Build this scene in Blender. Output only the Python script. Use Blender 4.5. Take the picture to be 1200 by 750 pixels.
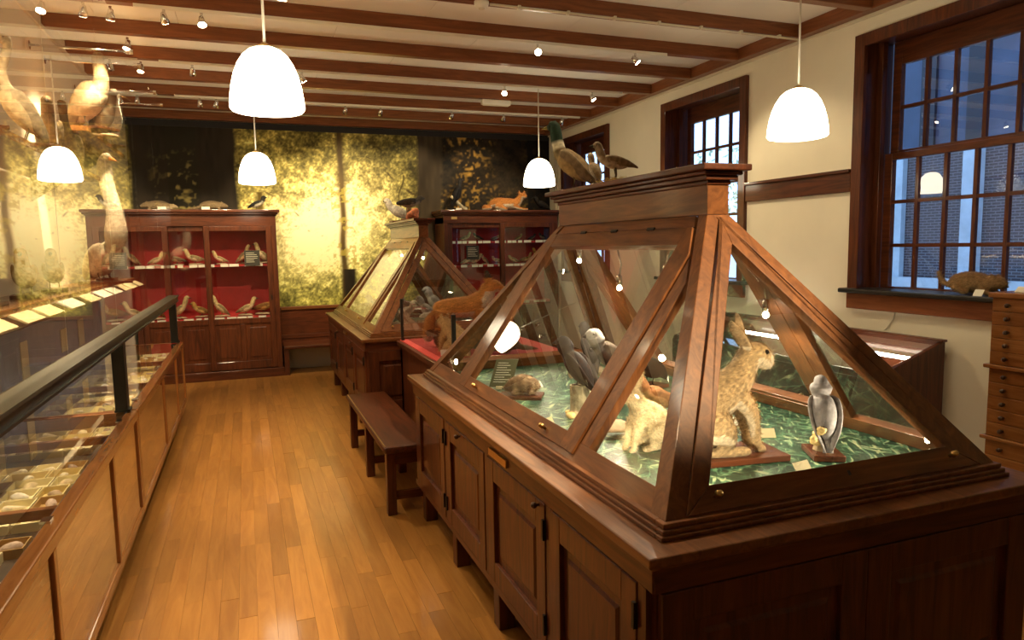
import bpy, bmesh, math, random
import numpy as np
from mathutils import Vector, Matrix
R = math.radians
random.seed(7); rng = np.random.default_rng(7)
scene = bpy.context.scene
for o in list(bpy.data.objects): bpy.data.objects.remove(o)
C = scene.collection

# ---------------------------------------------------------------- camera
YAW, PITCH, ROLL, FPX, EYE = R(20.733), R(6.058), R(-0.996), 819.0, 1.6
fw = Vector((math.sin(YAW)*math.cos(PITCH), math.cos(YAW)*math.cos(PITCH), -math.sin(PITCH)))
rt = Vector((math.cos(YAW), -math.sin(YAW), 0)); up = rt.cross(fw)
rt2 = rt*math.cos(ROLL)+up*math.sin(ROLL); up2 = -rt*math.sin(ROLL)+up*math.cos(ROLL)
cd = bpy.data.cameras.new('camera'); cam = bpy.data.objects.new('camera', cd); C.objects.link(cam)
m3 = Matrix((rt2, up2, -fw)).transposed()
cam.matrix_world = Matrix.Translation((0, 0, EYE)) @ m3.to_4x4()
cd.sensor_fit = 'HORIZONTAL'; cd.sensor_width = 36; cd.lens = 36*FPX/1200; cd.clip_start = .02
scene.camera = cam

# ---------------------------------------------------------------- world, view
w = bpy.data.worlds.new('dusk_sky'); scene.world = w; w.use_nodes = True
bg = w.node_tree.nodes['Background']; bg.inputs[0].default_value = (.36, .60, 1.0, 1); bg.inputs[1].default_value = 3.0
vs = scene.view_settings
vs.view_transform = 'Standard'; vs.look = 'None'; vs.gamma = 1; vs.use_curve_mapping = False; vs.exposure = 0.12
WARM = (1.0, .78, .46)
def spot_light(name, loc, target, power, ang=60, col=WARM, blend=.6, par=None, rad=.03):
    l = bpy.data.lights.new(name, 'SPOT'); l.energy = power; l.color = col; l.spot_size = R(ang); l.spot_blend = blend; l.shadow_soft_size = rad
    o = bpy.data.objects.new(name, l); C.objects.link(o)
    d = Vector(target)-Vector(loc); q = d.to_track_quat('-Z', 'Y')
    o.rotation_euler = q.to_euler(); o.location = loc
    if par: o.parent = par; o.location = Vector(loc)-par.location
    return o
def point_light(name, loc, power, col=WARM, rad=.03, par=None):
    l = bpy.data.lights.new(name, 'POINT'); l.energy = power; l.color = col; l.shadow_soft_size = rad
    o = bpy.data.objects.new(name, l); C.objects.link(o); o.location = loc
    if par: o.parent = par
    return o

# ---------------------------------------------------------------- materials
MATS = {}
def newmat(name):
    m = bpy.data.materials.new(name); m.use_nodes = True; MATS[name] = m
    return m, m.node_tree.nodes, m.node_tree.links, m.node_tree.nodes['Principled BSDF']
def plain(name, col, rough=.6, metal=0, coat=0, var=.12, vs_=8, bump=.0):
    m, n, l, b = newmat(name)
    tc = n.new('ShaderNodeTexCoord'); nz = n.new('ShaderNodeTexNoise'); nz.inputs['Scale'].default_value = vs_; nz.inputs['Detail'].default_value = 5
    l.new(tc.outputs['Object'], nz.inputs['Vector'])
    rp = n.new('ShaderNodeValToRGB'); e = rp.color_ramp.elements
    e[0].position = .3; e[1].position = .7
    e[0].color = tuple(c*(1-var) for c in col)+(1,); e[1].color = tuple(min(1, c*(1+var)) for c in col)+(1,)
    l.new(nz.outputs[0], rp.inputs[0]); l.new(rp.outputs[0], b.inputs['Base Color'])
    b.inputs['Roughness'].default_value = rough; b.inputs['Metallic'].default_value = metal; b.inputs['Coat Weight'].default_value = coat
    if bump:
        bp = n.new('ShaderNodeBump'); bp.inputs['Strength'].default_value = bump; bp.inputs['Distance'].default_value = .01
        l.new(nz.outputs[0], bp.inputs['Height']); l.new(bp.outputs[0], b.inputs['Normal'])
    return m
def wood(name, c1, c2, axis='z', rough=.32, coat=.35, sc=9, rnd=0):
    m, n, l, b = newmat(name)
    tc = n.new('ShaderNodeTexCoord'); mp = n.new('ShaderNodeMapping')
    s = {'x': (.10, 1, 1), 'y': (1, .10, 1), 'z': (1, 1, .10)}[axis]
    mp.inputs['Scale'].default_value = tuple(sc*q for q in s)
    l.new(tc.outputs['Object'], mp.inputs[0])
    nz = n.new('ShaderNodeTexNoise'); nz.inputs['Scale'].default_value = 2.2; nz.inputs['Detail'].default_value = 8; nz.inputs['Distortion'].default_value = 1.6; nz.inputs['Roughness'].default_value = .62
    l.new(mp.outputs[0], nz.inputs['Vector'])
    rp = n.new('ShaderNodeValToRGB'); e = rp.color_ramp.elements
    e[0].position = .32; e[1].position = .68; e[0].color = c2+(1,); e[1].color = c1+(1,)
    l.new(nz.outputs[0], rp.inputs[0]); out = rp.outputs[0]
    oi = n.new('ShaderNodeObjectInfo')
    if rnd:
        mr = n.new('ShaderNodeMapRange'); mr.inputs[3].default_value = 1-rnd; mr.inputs[4].default_value = 1+rnd
        l.new(oi.outputs['Random'], mr.inputs[0])
        mx = n.new('ShaderNodeMixRGB'); mx.blend_type = 'MULTIPLY'; mx.inputs[0].default_value = 1
        l.new(out, mx.inputs[1]); l.new(mr.outputs[0], mx.inputs[2]); out = mx.outputs[0]
        ad = n.new('ShaderNodeVectorMath'); ad.operation = 'ADD'; sc_ = n.new('ShaderNodeVectorMath'); sc_.operation = 'SCALE'; sc_.inputs['Scale'].default_value = 37
        cb = n.new('ShaderNodeCombineXYZ'); l.new(oi.outputs['Random'], cb.inputs[0]); l.new(oi.outputs['Random'], cb.inputs[1]); l.new(cb.outputs[0], sc_.inputs[0])
        l.new(tc.outputs['Object'], ad.inputs[0]); l.new(sc_.outputs[0], ad.inputs[1]); l.new(ad.outputs[0], mp.inputs[0])
    l.new(out, b.inputs['Base Color'])
    b.inputs['Roughness'].default_value = rough; b.inputs['Coat Weight'].default_value = coat; b.inputs['Coat Roughness'].default_value = .10; b.inputs['Specular IOR Level'].default_value = .25
    bp = n.new('ShaderNodeBump'); bp.inputs['Strength'].default_value = .06; bp.inputs['Distance'].default_value = .004
    l.new(nz.outputs[0], bp.inputs['Height']); l.new(bp.outputs[0], b.inputs['Normal'])
    return m
def attr_mat(name, rough=.75, var=.25, sc=60, bump=.25, mix_sheen=0):
    m, n, l, b = newmat(name)
    at = n.new('ShaderNodeAttribute'); at.attribute_name = 'col'
    tc = n.new('ShaderNodeTexCoord'); nz = n.new('ShaderNodeTexNoise'); nz.inputs['Scale'].default_value = sc; nz.inputs['Detail'].default_value = 6
    l.new(tc.outputs['Object'], nz.inputs['Vector'])
    mr = n.new('ShaderNodeMapRange'); mr.inputs[1].default_value = .3; mr.inputs[2].default_value = .7; mr.inputs[3].default_value = 1-var; mr.inputs[4].default_value = 1+var
    l.new(nz.outputs[0], mr.inputs[0])
    mx = n.new('ShaderNodeMixRGB'); mx.blend_type = 'MULTIPLY'; mx.inputs[0].default_value = 1
    l.new(at.outputs['Color'], mx.inputs[1]); l.new(mr.outputs[0], mx.inputs[2]); l.new(mx.outputs[0], b.inputs['Base Color'])
    b.inputs['Roughness'].default_value = rough; b.inputs['Sheen Weight'].default_value = mix_sheen; b.inputs['Specular IOR Level'].default_value = .2
    if bump:
        bp = n.new('ShaderNodeBump'); bp.inputs['Strength'].default_value = bump; bp.inputs['Distance'].default_value = .006
        l.new(nz.outputs[0], bp.inputs['Height']); l.new(bp.outputs[0], b.inputs['Normal'])
    return m
def emis(name, col, strength):
    m, n, l, b = newmat(name)
    b.inputs['Base Color'].default_value = (.9, .88, .8, 1); b.inputs['Emission Color'].default_value = col+(1,); b.inputs['Emission Strength'].default_value = strength
    return m
def glass_mat(name, tint=(1, 1, 1), gain=1.0):
    m, n, l, b = newmat(name); n.remove(b); out = n['Material Output']
    tr = n.new('ShaderNodeBsdfTransparent'); tr.inputs[0].default_value = tint+(1,)
    gl = n.new('ShaderNodeBsdfGlossy'); gl.inputs['Roughness'].default_value = .0; gl.inputs['Color'].default_value = (1, 1, 1, 1)
    fr = n.new('ShaderNodeFresnel'); fr.inputs[0].default_value = 1.5
    # two surfaces of a thin pane: 2R/(1+R), counted once, on the face turned to the viewer
    a = n.new('ShaderNodeMath'); a.operation = 'ADD'; a.inputs[1].default_value = 1
    t = n.new('ShaderNodeMath'); t.operation = 'MULTIPLY'; t.inputs[1].default_value = 2*gain
    d = n.new('ShaderNodeMath'); d.operation = 'DIVIDE'
    l.new(fr.outputs[0], a.inputs[0]); l.new(fr.outputs[0], t.inputs[0]); l.new(t.outputs[0], d.inputs[0]); l.new(a.outputs[0], d.inputs[1])
    ge = n.new('ShaderNodeNewGeometry'); inv = n.new('ShaderNodeMath'); inv.operation = 'SUBTRACT'; inv.inputs[0].default_value = 1
    l.new(ge.outputs['Backfacing'], inv.inputs[1])
    mu = n.new('ShaderNodeMath'); mu.operation = 'MULTIPLY'; mu.use_clamp = True
    l.new(d.outputs[0], mu.inputs[0]); l.new(inv.outputs[0], mu.inputs[1])
    mx = n.new('ShaderNodeMixShader'); l.new(mu.outputs[0], mx.inputs[0]); l.new(tr.outputs[0], mx.inputs[1]); l.new(gl.outputs[0], mx.inputs[2])
    l.new(mx.outputs[0], out.inputs[0])
    return m

DK1, DK2 = (.135, .033, .008), (.048, .011, .003)
MID1, MID2 = (.24, .085, .023), (.10, .031, .008)
for ax in 'xyz':
    wood('dark_wood_'+ax, DK1, DK2, ax, rough=.5, coat=.45); wood('case_wood_'+ax, MID1, MID2, ax, rough=.45, coat=.55)
    wood('beam_wood_'+ax, (.27, .092, .030), (.15, .046, .015), ax, rough=.4, coat=.3)
    wood('honey_wood_'+ax, (.40, .17, .05), (.24, .085, .022), ax, rough=.25, coat=.5)
wood('plank_wood', (.38, .175, .040), (.28, .115, .024), 'y', rough=.40, coat=.25, sc=7, rnd=.17)
plain('plank_seam', (.22, .085, .02), .7)
plain('cream_wall', (.82, .77, .62), .85, var=.03, vs_=3)
plain('cream_trim', (.70, .63, .48), .5, var=.03)
plain('ceiling_white', (.84, .81, .72), .8, var=.03, vs_=2)
plain('black_metal', (.022, .021, .018), .38, metal=.3)
plain('rail_metal', (.075, .068, .05), .42, metal=.5)
plain('chrome', (.75, .74, .72), .15, metal=1, var=.02)
plain('brass', (.55, .36, .13), .3, metal=1)
plain('knob_wood', (.06, .022, .010), .3, coat=.5)
plain('iron', (.02, .017, .014), .45, metal=.6)
plain('red_cloth', (.44, .026, .026), .85, var=.15)
plain('red_felt', (.62, .075, .07), .9, var=.08, vs_=30)
plain('card_white', (.82, .78, .66), .8, var=.04)
plain('card_cream', (.74, .62, .36), .8, var=.06)
plain('box_card', (.62, .50, .22), .85, var=.12)
plain('box_card_pale', (.72, .64, .38), .85, var=.12)
plain('box_card_brown', (.42, .27, .10), .85, var=.15)
plain('case_bed', (.05, .035, .02), .8)
plain('sign_dark', (.028, .026, .018), .6)
plain('sign_olive', (.09, .085, .035), .6)
plain('print_pale', (.62, .60, .45), .7)
plain('black_paint', (.012, .010, .009), .6)
plain('blue_panel', (.36, .42, .62), .7, var=.1)
plain('bark_mat', (.30, .22, .12), .9, var=.55, vs_=28, bump=.6)
plain('bark_birch', (.42, .36, .24), .9, var=.6, vs_=22, bump=.5)
plain('rock_mat', (.36, .26, .16), .9, var=.35, vs_=18, bump=.8)
plain('hay_mat', (.55, .38, .12), .9, var=.4, vs_=25)
plain('fungus_mat', (.75, .55, .22), .7, var=.3, vs_=25)
plain('eye_mat', (.008, .006, .005), .08, var=0)
plain('white_plastic', (.80, .76, .64), .45, var=.02)
plain('rubber', (.02, .02, .02), .7)
plain('flower_mat', (.62, .22, .10), .8, var=.5, vs_=40)
attr_mat('plumage', .7, .30, 45, .3); attr_mat('fur', .85, .30, 80, .35, .15); attr_mat('fur_strand', .8, .1, 30, 0); attr_mat('mural_print', .55, .0, 5, 0)
attr_mat('stone_mat', .7, .3, 50, .5)
emis('shade_glow', (1.0, .86, .60), 11.0); emis('bulb_glow', (1.0, .82, .50), 60.0); emis('tube_glow', (1.0, .92, .72), 26.0); emis('spot_glow', (1.0, .84, .55), 40.0)
glass_mat('case_glass'); glass_mat('pane_glass'); glass_mat('tall_glass', (.99, .985, .97), 1.0)
# the grass-print floor of the pyramid cases
m, n, l, b = newmat('grass_print')
tc = n.new('ShaderNodeTexCoord'); mp = n.new('ShaderNodeMapping'); mp.inputs['Scale'].default_value = (9, 9, 9); l.new(tc.outputs['Object'], mp.inputs[0])
def strokes(rot, sx, sy, lo, hi):
    mp_ = n.new('ShaderNodeMapping'); mp_.inputs['Rotation'].default_value = (0, 0, R(rot)); l.new(tc.outputs['Object'], mp_.inputs[0])
    mp2 = n.new('ShaderNodeMapping'); mp2.inputs['Scale'].default_value = (sx, sy, 1); l.new(mp_.outputs[0], mp2.inputs[0])
    nz_ = n.new('ShaderNodeTexNoise'); nz_.inputs['Scale'].default_value = 1; nz_.inputs['Detail'].default_value = 4; nz_.inputs['Distortion'].default_value = 1.2; l.new(mp2.outputs[0], nz_.inputs['Vector'])
    mr_ = n.new('ShaderNodeMapRange'); mr_.inputs[1].default_value = lo; mr_.inputs[2].default_value = hi; l.new(nz_.outputs[0], mr_.inputs[0]); return mr_.outputs[0]
s1, s2, s3 = strokes(35, 44, 7, .54, .66), strokes(-28, 40, 8, .55, .68), strokes(80, 30, 9, .56, .70)
mx1 = n.new('ShaderNodeMath'); mx1.operation = 'MAXIMUM'; l.new(s1, mx1.inputs[0]); l.new(s2, mx1.inputs[1])
mx2 = n.new('ShaderNodeMath'); mx2.operation = 'MAXIMUM'; l.new(mx1.outputs[0], mx2.inputs[0]); l.new(s3, mx2.inputs[1])
rp = n.new('ShaderNodeValToRGB'); e = rp.color_ramp.elements
e[0].position = .0; e[0].color = (.018, .055, .036, 1); e[1].position = 1; e[1].color = (.46, .52, .30, 1)
x = e.new(.35); x.color = (.045, .14, .08, 1); x = e.new(.7); x.color = (.14, .30, .16, 1)
l.new(mx2.outputs[0], rp.inputs[0]); l.new(rp.outputs[0], b.inputs['Base Color']); b.inputs['Roughness'].default_value = .3
# exterior brick
m, n, l, b = newmat('brick_far')
tc = n.new('ShaderNodeTexCoord'); mp = n.new('ShaderNodeMapping'); mp.inputs['Rotation'].default_value = (R(90), 0, R(90)); l.new(tc.outputs['Object'], mp.inputs[0])
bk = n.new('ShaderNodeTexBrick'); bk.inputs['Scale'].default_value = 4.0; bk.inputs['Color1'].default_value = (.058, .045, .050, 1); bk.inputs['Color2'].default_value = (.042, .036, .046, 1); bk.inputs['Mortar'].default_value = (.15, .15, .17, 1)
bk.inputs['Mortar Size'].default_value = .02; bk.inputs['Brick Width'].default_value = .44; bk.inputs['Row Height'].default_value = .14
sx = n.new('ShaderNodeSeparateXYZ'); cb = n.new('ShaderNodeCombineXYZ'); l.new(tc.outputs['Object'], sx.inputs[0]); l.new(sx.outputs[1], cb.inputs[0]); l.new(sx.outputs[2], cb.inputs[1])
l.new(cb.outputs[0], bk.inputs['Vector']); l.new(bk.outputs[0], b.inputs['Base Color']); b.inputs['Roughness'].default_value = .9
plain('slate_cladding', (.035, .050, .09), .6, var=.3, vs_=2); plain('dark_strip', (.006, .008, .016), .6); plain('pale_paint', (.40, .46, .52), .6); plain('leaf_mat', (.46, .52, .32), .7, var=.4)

# ---------------------------------------------------------------- mesh helpers
def vec(p): return Vector(p)
class MB:
    def __init__(s): s.v = []; s.f = []; s.c = []
    def add(s, vs, fs, col=None):
        k = len(s.v); s.v += [tuple(p) for p in vs]; s.f += [tuple(i+k for i in f) for f in fs]
        if callable(col): s.c += [col(Vector(p)) for p in vs]
        elif col is not None and len(col) == len(vs) and not isinstance(col[0], (int, float)): s.c += list(col)
        else: s.c += [col or (.5, .5, .5)]*len(vs)
        return s
    def box(s, x0, x1, y0, y1, z0, z1, col=None, T=None):
        vs = [(x, y, z) for z in (z0, z1) for y in (y0, y1) for x in (x0, x1)]
        if T: vs = [T(*p) for p in vs]
        return s.add(vs, [(0, 2, 3, 1), (4, 5, 7, 6), (0, 1, 5, 4), (2, 6, 7, 3), (0, 4, 6, 2), (1, 3, 7, 5)], col)
    def prism(s, pts, nv, col=None):
        n = len(pts); pts = [Vector(p) for p in pts]; nv = Vector(nv)
        return s.add(pts+[p+nv for p in pts], [tuple(range(n))[::-1], tuple(range(n, 2*n))]+[(i, (i+1) % n, n+(i+1) % n, n+i) for i in range(n)], col)
    def tube(s, pts, rad, n=10, col=None, smooth=1, upref=(0, 0, 1), endcap=True):
        P = [Vector(p) for p in pts]
        rr = [(r, r) if isinstance(r, (int, float)) else r for r in (rad if isinstance(rad, (list, tuple)) else [rad]*len(P))]
        if smooth > 1 and len(P) > 2:
            Q, Q2 = [], []
            A = np.array([tuple(p)+tuple(r) for p, r in zip(P, rr)])
            A = np.vstack([2*A[0]-A[1], A, 2*A[-1]-A[-2]])
            for i in range(1, len(A)-2):
                for k in range(smooth):
                    t = k/smooth; a, b_, c, d = A[i-1:i+3]
                    q = .5*(2*b_+(c-a)*t+(2*a-5*b_+4*c-d)*t*t+(3*b_-a-3*c+d)*t**3)
                    Q.append(q)
            Q.append(A[-2]); P = [Vector(q[:3]) for q in Q]; rr = [(max(q[3], .0004), max(q[4], .0004)) for q in Q]
        N = len(P); vs = []; cs = []
        side0 = None
        for i in range(N):
            t = (P[min(i+1, N-1)]-P[max(i-1, 0)]).normalized()
            u = Vector(upref)
            if side0 is None:
                sd = t.cross(u)
                if sd.length < .05: sd = t.cross(Vector((1, 0, 0)))
                if sd.length < .05: sd = t.cross(Vector((0, 1, 0)))
            else: sd = side0-t*side0.dot(t)
            sd.normalize(); side0 = sd; uu = sd.cross(t)
            for k in range(n):
                th = 2*math.pi*k/n
                vs.append(P[i]+sd*(math.cos(th)*rr[i][0])+uu*(math.sin(th)*rr[i][1]))
                if callable(col): cs.append(col(i/(N-1), math.sin(th), vs[-1]))
        fs = [(i*n+k, i*n+(k+1) % n, (i+1)*n+(k+1) % n, (i+1)*n+k) for i in range(N-1) for k in range(n)]
        if endcap: fs += [tuple(range(n))[::-1], tuple(range((N-1)*n, N*n))]
        return s.add(vs, fs, cs if callable(col) else col)
    def lathe(s, prof, n=20, c=(0, 0, 0), col=None):
        c = Vector(c); vs = [c+Vector((r*math.cos(2*math.pi*k/n), r*math.sin(2*math.pi*k/n), z)) for r, z in prof for k in range(n)]
        fs = [(i*n+k, i*n+(k+1) % n, (i+1)*n+(k+1) % n, (i+1)*n+k) for i in range(len(prof)-1) for k in range(n)]
        if prof[0][0] > 1e-5: fs.append(tuple(range(n))[::-1])
        if prof[-1][0] > 1e-5: fs.append(tuple(range((len(prof)-1)*n, len(prof)*n)))
        return s.add(vs, fs, col)
    def sph(s, c, r, n=10, col=None):
        r = (r, r, r) if isinstance(r, (int, float)) else r; c = Vector(c); m_ = max(4, n//2+1)
        vs = []; 
        for i in range(m_+1):
            ph = math.pi*i/m_
            for k in range(n): vs.append(c+Vector((r[0]*math.sin(ph)*math.cos(2*math.pi*k/n), r[1]*math.sin(ph)*math.sin(2*math.pi*k/n), -r[2]*math.cos(ph))))
        fs = [(i*n+k, i*n+(k+1) % n, (i+1)*n+(k+1) % n, (i+1)*n+k) for i in range(m_) for k in range(n)]
        return s.add(vs, fs, col)
    def lump(s, c, r, seed=0, amp=.3, n=14, col=None, flat=False):
        k0 = len(s.v); s.sph(c, r, n, col); rn = random.Random(seed); c = Vector(c)
        ph = [(Vector((rn.uniform(-1, 1), rn.uniform(-1, 1), rn.uniform(-1, 1))).normalized(), rn.uniform(2, 5), rn.uniform(0, 6)) for _ in range(6)]
        rm = r if isinstance(r, (int, float)) else max(r)
        for i in range(k0, len(s.v)):
            d = Vector(s.v[i])-c; k = 1+amp*sum(math.sin(a.dot(d)/rm*f_+p) for a, f_, p in ph)/3
            d *= k
            if flat and d.z < 0: d.z *= .25
            s.v[i] = tuple(c+d)
        return s
    def mesh(s, name, mat, smooth=False, clean=False):
        me = bpy.data.meshes.new(name); me.from_pydata(s.v, [], s.f)
        if any(isinstance(x, tuple) and x != (.5, .5, .5) for x in s.c):
            at = me.color_attributes.new('col', 'FLOAT_COLOR', 'POINT')
            a = np.ones((len(s.v), 4), dtype=np.float32); a[:, :3] = np.array([tuple(x)[:3] for x in s.c]); at.data.foreach_set('color', a.ravel())
        b_ = bmesh.new(); b_.from_mesh(me)
        if clean: bmesh.ops.remove_doubles(b_, verts=b_.verts, dist=1e-5)
        bmesh.ops.recalc_face_normals(b_, faces=b_.faces); b_.to_mesh(me); b_.free()
        for mt in (mat if isinstance(mat, (list, tuple)) else [mat]): me.materials.append(MATS[mt])
        if smooth: me.polygons.foreach_set('use_smooth', [True]*len(me.polygons))
        return me
    def build(s, name, mat, par=None, smooth=False, bev=0, loc=None, clean=False):
        return link(name, s.mesh(name, mat, smooth, clean), par, loc, bev=bev)
def link(name, me, par=None, loc=None, rot=None, bev=0):
    o = bpy.data.objects.new(name, me); C.objects.link(o)
    if par: o.parent = par
    if loc is not None: o.location = loc
    if rot is not None: o.rotation_euler = rot
    if bev:
        md = o.modifiers.new('bevel', 'BEVEL'); md.width = bev; md.segments = 2; md.limit_method = 'ANGLE'; md.angle_limit = R(40)
    return o
def tag(o, label, cat, group=None):
    o['label'] = label; o['category'] = cat
    if group: o['group'] = group
    return o
def thing(name, label, cat, loc=(0, 0, 0), rz=0, group=None):
    o = bpy.data.objects.new(name, None); C.objects.link(o); o.location = loc; o.rotation_euler = (0, 0, rz); o.empty_display_size = .1
    return tag(o, label, cat, group)
def struct(o): o['kind'] = 'structure'; return o

# ---------------------------------------------------------------- room dimensions
XL, XR, YB, YF, ZC, ZB = -1.28, 4.35, 9.80, -2.2, 3.33, 3.23
WIN = [(2.71, 4.11), (5.32, 6.72), (7.92, 9.32)]; WZ0, WZ1 = 1.10, 3.10

# floor: strips of parquet
fl = struct(MB().box(XL, XR, YF, YB, -.06, -.012).build('floor', 'plank_seam'))
PW, PL = .078, .86
pmesh = {}
rest = MB(); cnt = 0
nx = int((XR-XL)/PW)+1
for i in range(nx):
    x0 = XL+i*PW; x1 = min(x0+PW, XR)
    y = YF-random.uniform(0, PL)
    while y < YB:
        ln = random.choice((.55, .8, .8, 1.05)); y0, y1 = max(y, YF), min(y+ln, YB)
        y += ln
        if y1-y0 < .05 or x1-x0 < .02: continue
        vis = (-.72 < x0 < .92 and y1 > 1.1 and y0 < 9.35)
        if vis and cnt < 300:
            key = round(y1-y0, 3)
            if key not in pmesh or x1-x0 < PW-.001:
                pmesh[key] = MB().box(0, x1-x0-.0008, 0, y1-y0-.0008, -.014, 0).mesh('floor_plank', 'plank_wood')
            link('floor_plank', pmesh[key], fl, (x0, y0, random.uniform(-.0006, .0006))); cnt += 1
        else: rest.box(x0, x1-.0014, y0, y1-.0014, -.014, 0)
o = rest.build('floor_planks_beyond', 'plank_wood', fl); o['kind'] = 'stuff'

# walls
struct(MB().box(XL-.15, XL, YF, YB+.15, -.06, ZC+.05).build('wall_left', 'cream_wall'))
wr = MB(); ys = [YF]+[v for ab in WIN for v in ab]+[YB+.15]
for i in range(0, len(ys), 2): wr.box(XR, XR+.32, ys[i], ys[i+1], -.06, ZC+.05)
for a, b_ in WIN: wr.box(XR, XR+.32, a, b_, -.06, WZ0); wr.box(XR, XR+.32, a, b_, WZ1, ZC+.05)
struct(wr.build('wall_right', 'cream_wall'))
struct(MB().box(XL-.15, XR+.32, YF-.15, YF, -.06, ZC+.05).build('wall_front', 'cream_wall'))
wb = struct(MB().box(XL, XR, YB, YB+.15, -.06, ZC+.05).build('wall_back', 'cream_wall'))

# mural print on the back wall
def vnoise(x, z, s, seed):
    r_ = np.random.default_rng(seed); g = r_.random((80, 80)); X = x*s+17; Z = z*s+11
    xi = np.floor(X).astype(int); zi = np.floor(Z).astype(int); fx = X-xi; fz = Z-zi; fx = fx*fx*(3-2*fx); fz = fz*fz*(3-2*fz)
    G = lambda a, c: g[a % 80, c % 80]
    return (G(xi, zi)*(1-fx)+G(xi+1, zi)*fx)*(1-fz)+(G(xi, zi+1)*(1-fx)+G(xi+1, zi+1)*fx)*fz
def mural():
    st = .0115; nxm = int((XR-XL)/st); z0, z1 = .84, 3.17; nz_ = int((z1-z0)/st)
    gx, gz = np.meshgrid(np.linspace(XL, XR, nxm), np.linspace(z0, z1, nz_))
    # bend of coordinates so that edges look organic
    wx = gx+.10*(vnoise(gx, gz, 2.2, 1)-.5)+.05*(vnoise(gx, gz, 7, 2)-.5); wz = gz+.10*(vnoise(gx, gz, 2.5, 3)-.5)
    glow = 1.25*np.exp(-((gx-.98)**2/.55+(gz-1.78)**2/.42))+.38*np.exp(-((gx-.55)**2/.5+(gz-1.45)**2/.5))+.42*np.exp(-((gx-1.65)**2/.35+(gz-2.25)**2/.55))+.25*np.exp(-((gx-1.9)**2/.2+(gz-1.3)**2/.6))
    base = .26+glow
    leaf = .34*vnoise(wx, wz, 9, 4)+.33*vnoise(wx, wz, 21, 5)+.33*vnoise(gx, gz, 46, 6); leaf = (leaf-.5)*2.6
    fine = (vnoise(gx, gz, 78, 61)-.5)*1.5
    big = (vnoise(gx, gz, 2.4, 7)-.5)*1.7
    g1 = np.clip(glow, 0, 1.3)
    lum = (.20+.52*g1)*np.exp((1.55-.45*g1)*leaf+.70*fine+(.85-.35*g1)*big)
    lum += .85*np.clip(glow-.72, 0, 1)**1.2
    lum = np.clip(lum, .01, 1.15)
    col = np.stack([lum*1.0, lum*.86, lum*(.20+.20*g1)+.30*np.clip(lum-.75, 0, 1)], -1)
    # greener lower half, browner right side
    g = np.clip((2.2-gz)/1.2, 0, 1)[..., None]*np.clip((2.3-gx)/.4, 0, 1)[..., None]
    col = col*(1-g)+col*np.array([.92, 1.02, .75])*g
    rgt = np.clip((gx-2.45)/.25, 0, 1)[..., None]
    spots = np.clip((vnoise(wx, wz, 13, 8)*.55+vnoise(wx, wz, 31, 9)*.6-.60)*4.2, 0, 1)*np.clip((vnoise(gx, gz, 1.9, 10)-.25)*2.2, 0, 1)*np.exp(-((gx-2.95)**2/.7))
    dark = np.stack([.030+.62*spots, .020+.36*spots, .010+.06*spots], -1)*(0.7+.7*leaf[..., None])
    col = col*(1-rgt)+dark*rgt
    lft = np.clip((-.10-gx)/.12, 0, 1)[..., None]
    sp2 = np.clip((vnoise(wx, wz, 14, 12)*.6+vnoise(wx, wz, 37, 13)*.55-.68)*4, 0, 1)*np.clip(1-(gz-2.2)**2/.5, 0, 1)
    dk2 = np.stack([.024+.42*sp2, .020+.34*sp2, .010+.10*sp2], -1)
    col = col*(1-lft)+dk2*lft
    def trunk(c, x0, x1, soft, tint, zlo=0, zhi=9, lean=0):
        xx = gx-lean*(gz-2)+.03*(vnoise(gx*0, gz, 3, int(abs(x0)*97)+3)-.5)
        k = np.clip((xx-x0)/soft, 0, 1)*np.clip((x1-xx)/soft, 0, 1)*(gz > zlo)*(gz < zhi)
        t = np.array(tint)*(.7+.6*vnoise(gx*6, gz*1.2, 4, 21))[..., None]
        return c*(1-k[..., None])+t*k[..., None]
    def twig(c, x0, z0_, x1, z1_, w0, w1, tint=(.05, .03, .012), s=1):
        dx, dz = x1-x0, z1_-z0_; L2 = dx*dx+dz*dz
        t = np.clip(((gx-x0)*dx+(gz-z0_)*dz)/L2, 0, 1)
        d = np.hypot(gx-x0-t*dx+.03*np.sin(t*9+x0*5), gz-z0_-t*dz)
        k = np.clip(1.5-d/(w0+(w1-w0)*t), 0, 1)[..., None]*s
        return c*(1-k)+np.array(tint)*k
    for k in range(46):
        x0 = random.uniform(-.1, 2.4); z0_ = random.uniform(1.9, 3.1); a = random.uniform(-.9, .9)+(math.pi if random.random() < .5 else 0); L = random.uniform(.25, .8)
        col = twig(col, x0, z0_, x0+L*math.cos(a), z0_+.6*L*math.sin(a), .010, .003, (.10, .065, .015), .75)
    col = trunk(col, 1.20, 1.34, .05, (.10, .065, .02), 0, 9); col = trunk(col, 1.22, 1.46, .06, (.020, .014, .008), 0, 1.32)
    col = trunk(col, .16, .30, .05, (.16, .11, .02), .84, 2.35); col = trunk(col, .06, .36, .10, (.05, .035, .012), .84, 1.35)
    ivy = (vnoise(wx, wz, 16, 31)+.5*vnoise(wx, wz, 40, 32)) > .95
    k = (ivy & (gx > 1.12) & (gx < 1.44) & (gz < 2.5) & (gz > 1.32)); col[k] = col[k]*.3+np.array([.42, .34, .06])*.7
    col = twig(col, -.05, 2.62, .95, 1.86, .014, .005, (.09, .06, .015)); col = twig(col, .3, 2.4, .62, 2.12, .008, .004, (.09, .06, .015))
    col = trunk(col, -.52, -.02, .05, (.028, .020, .011)); col = trunk(col, 2.29, 2.70, .05, (.055, .038, .020)); col = trunk(col, -1.28, -1.0, .08, (.02, .015, .008))
    col = twig(col, 2.3, 2.3, 1.5, 2.95, .018, .006, (.07, .045, .015)); col = twig(col, 2.1, 2.6, 2.05, 1.9, .012, .005, (.07, .05, .012))
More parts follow.
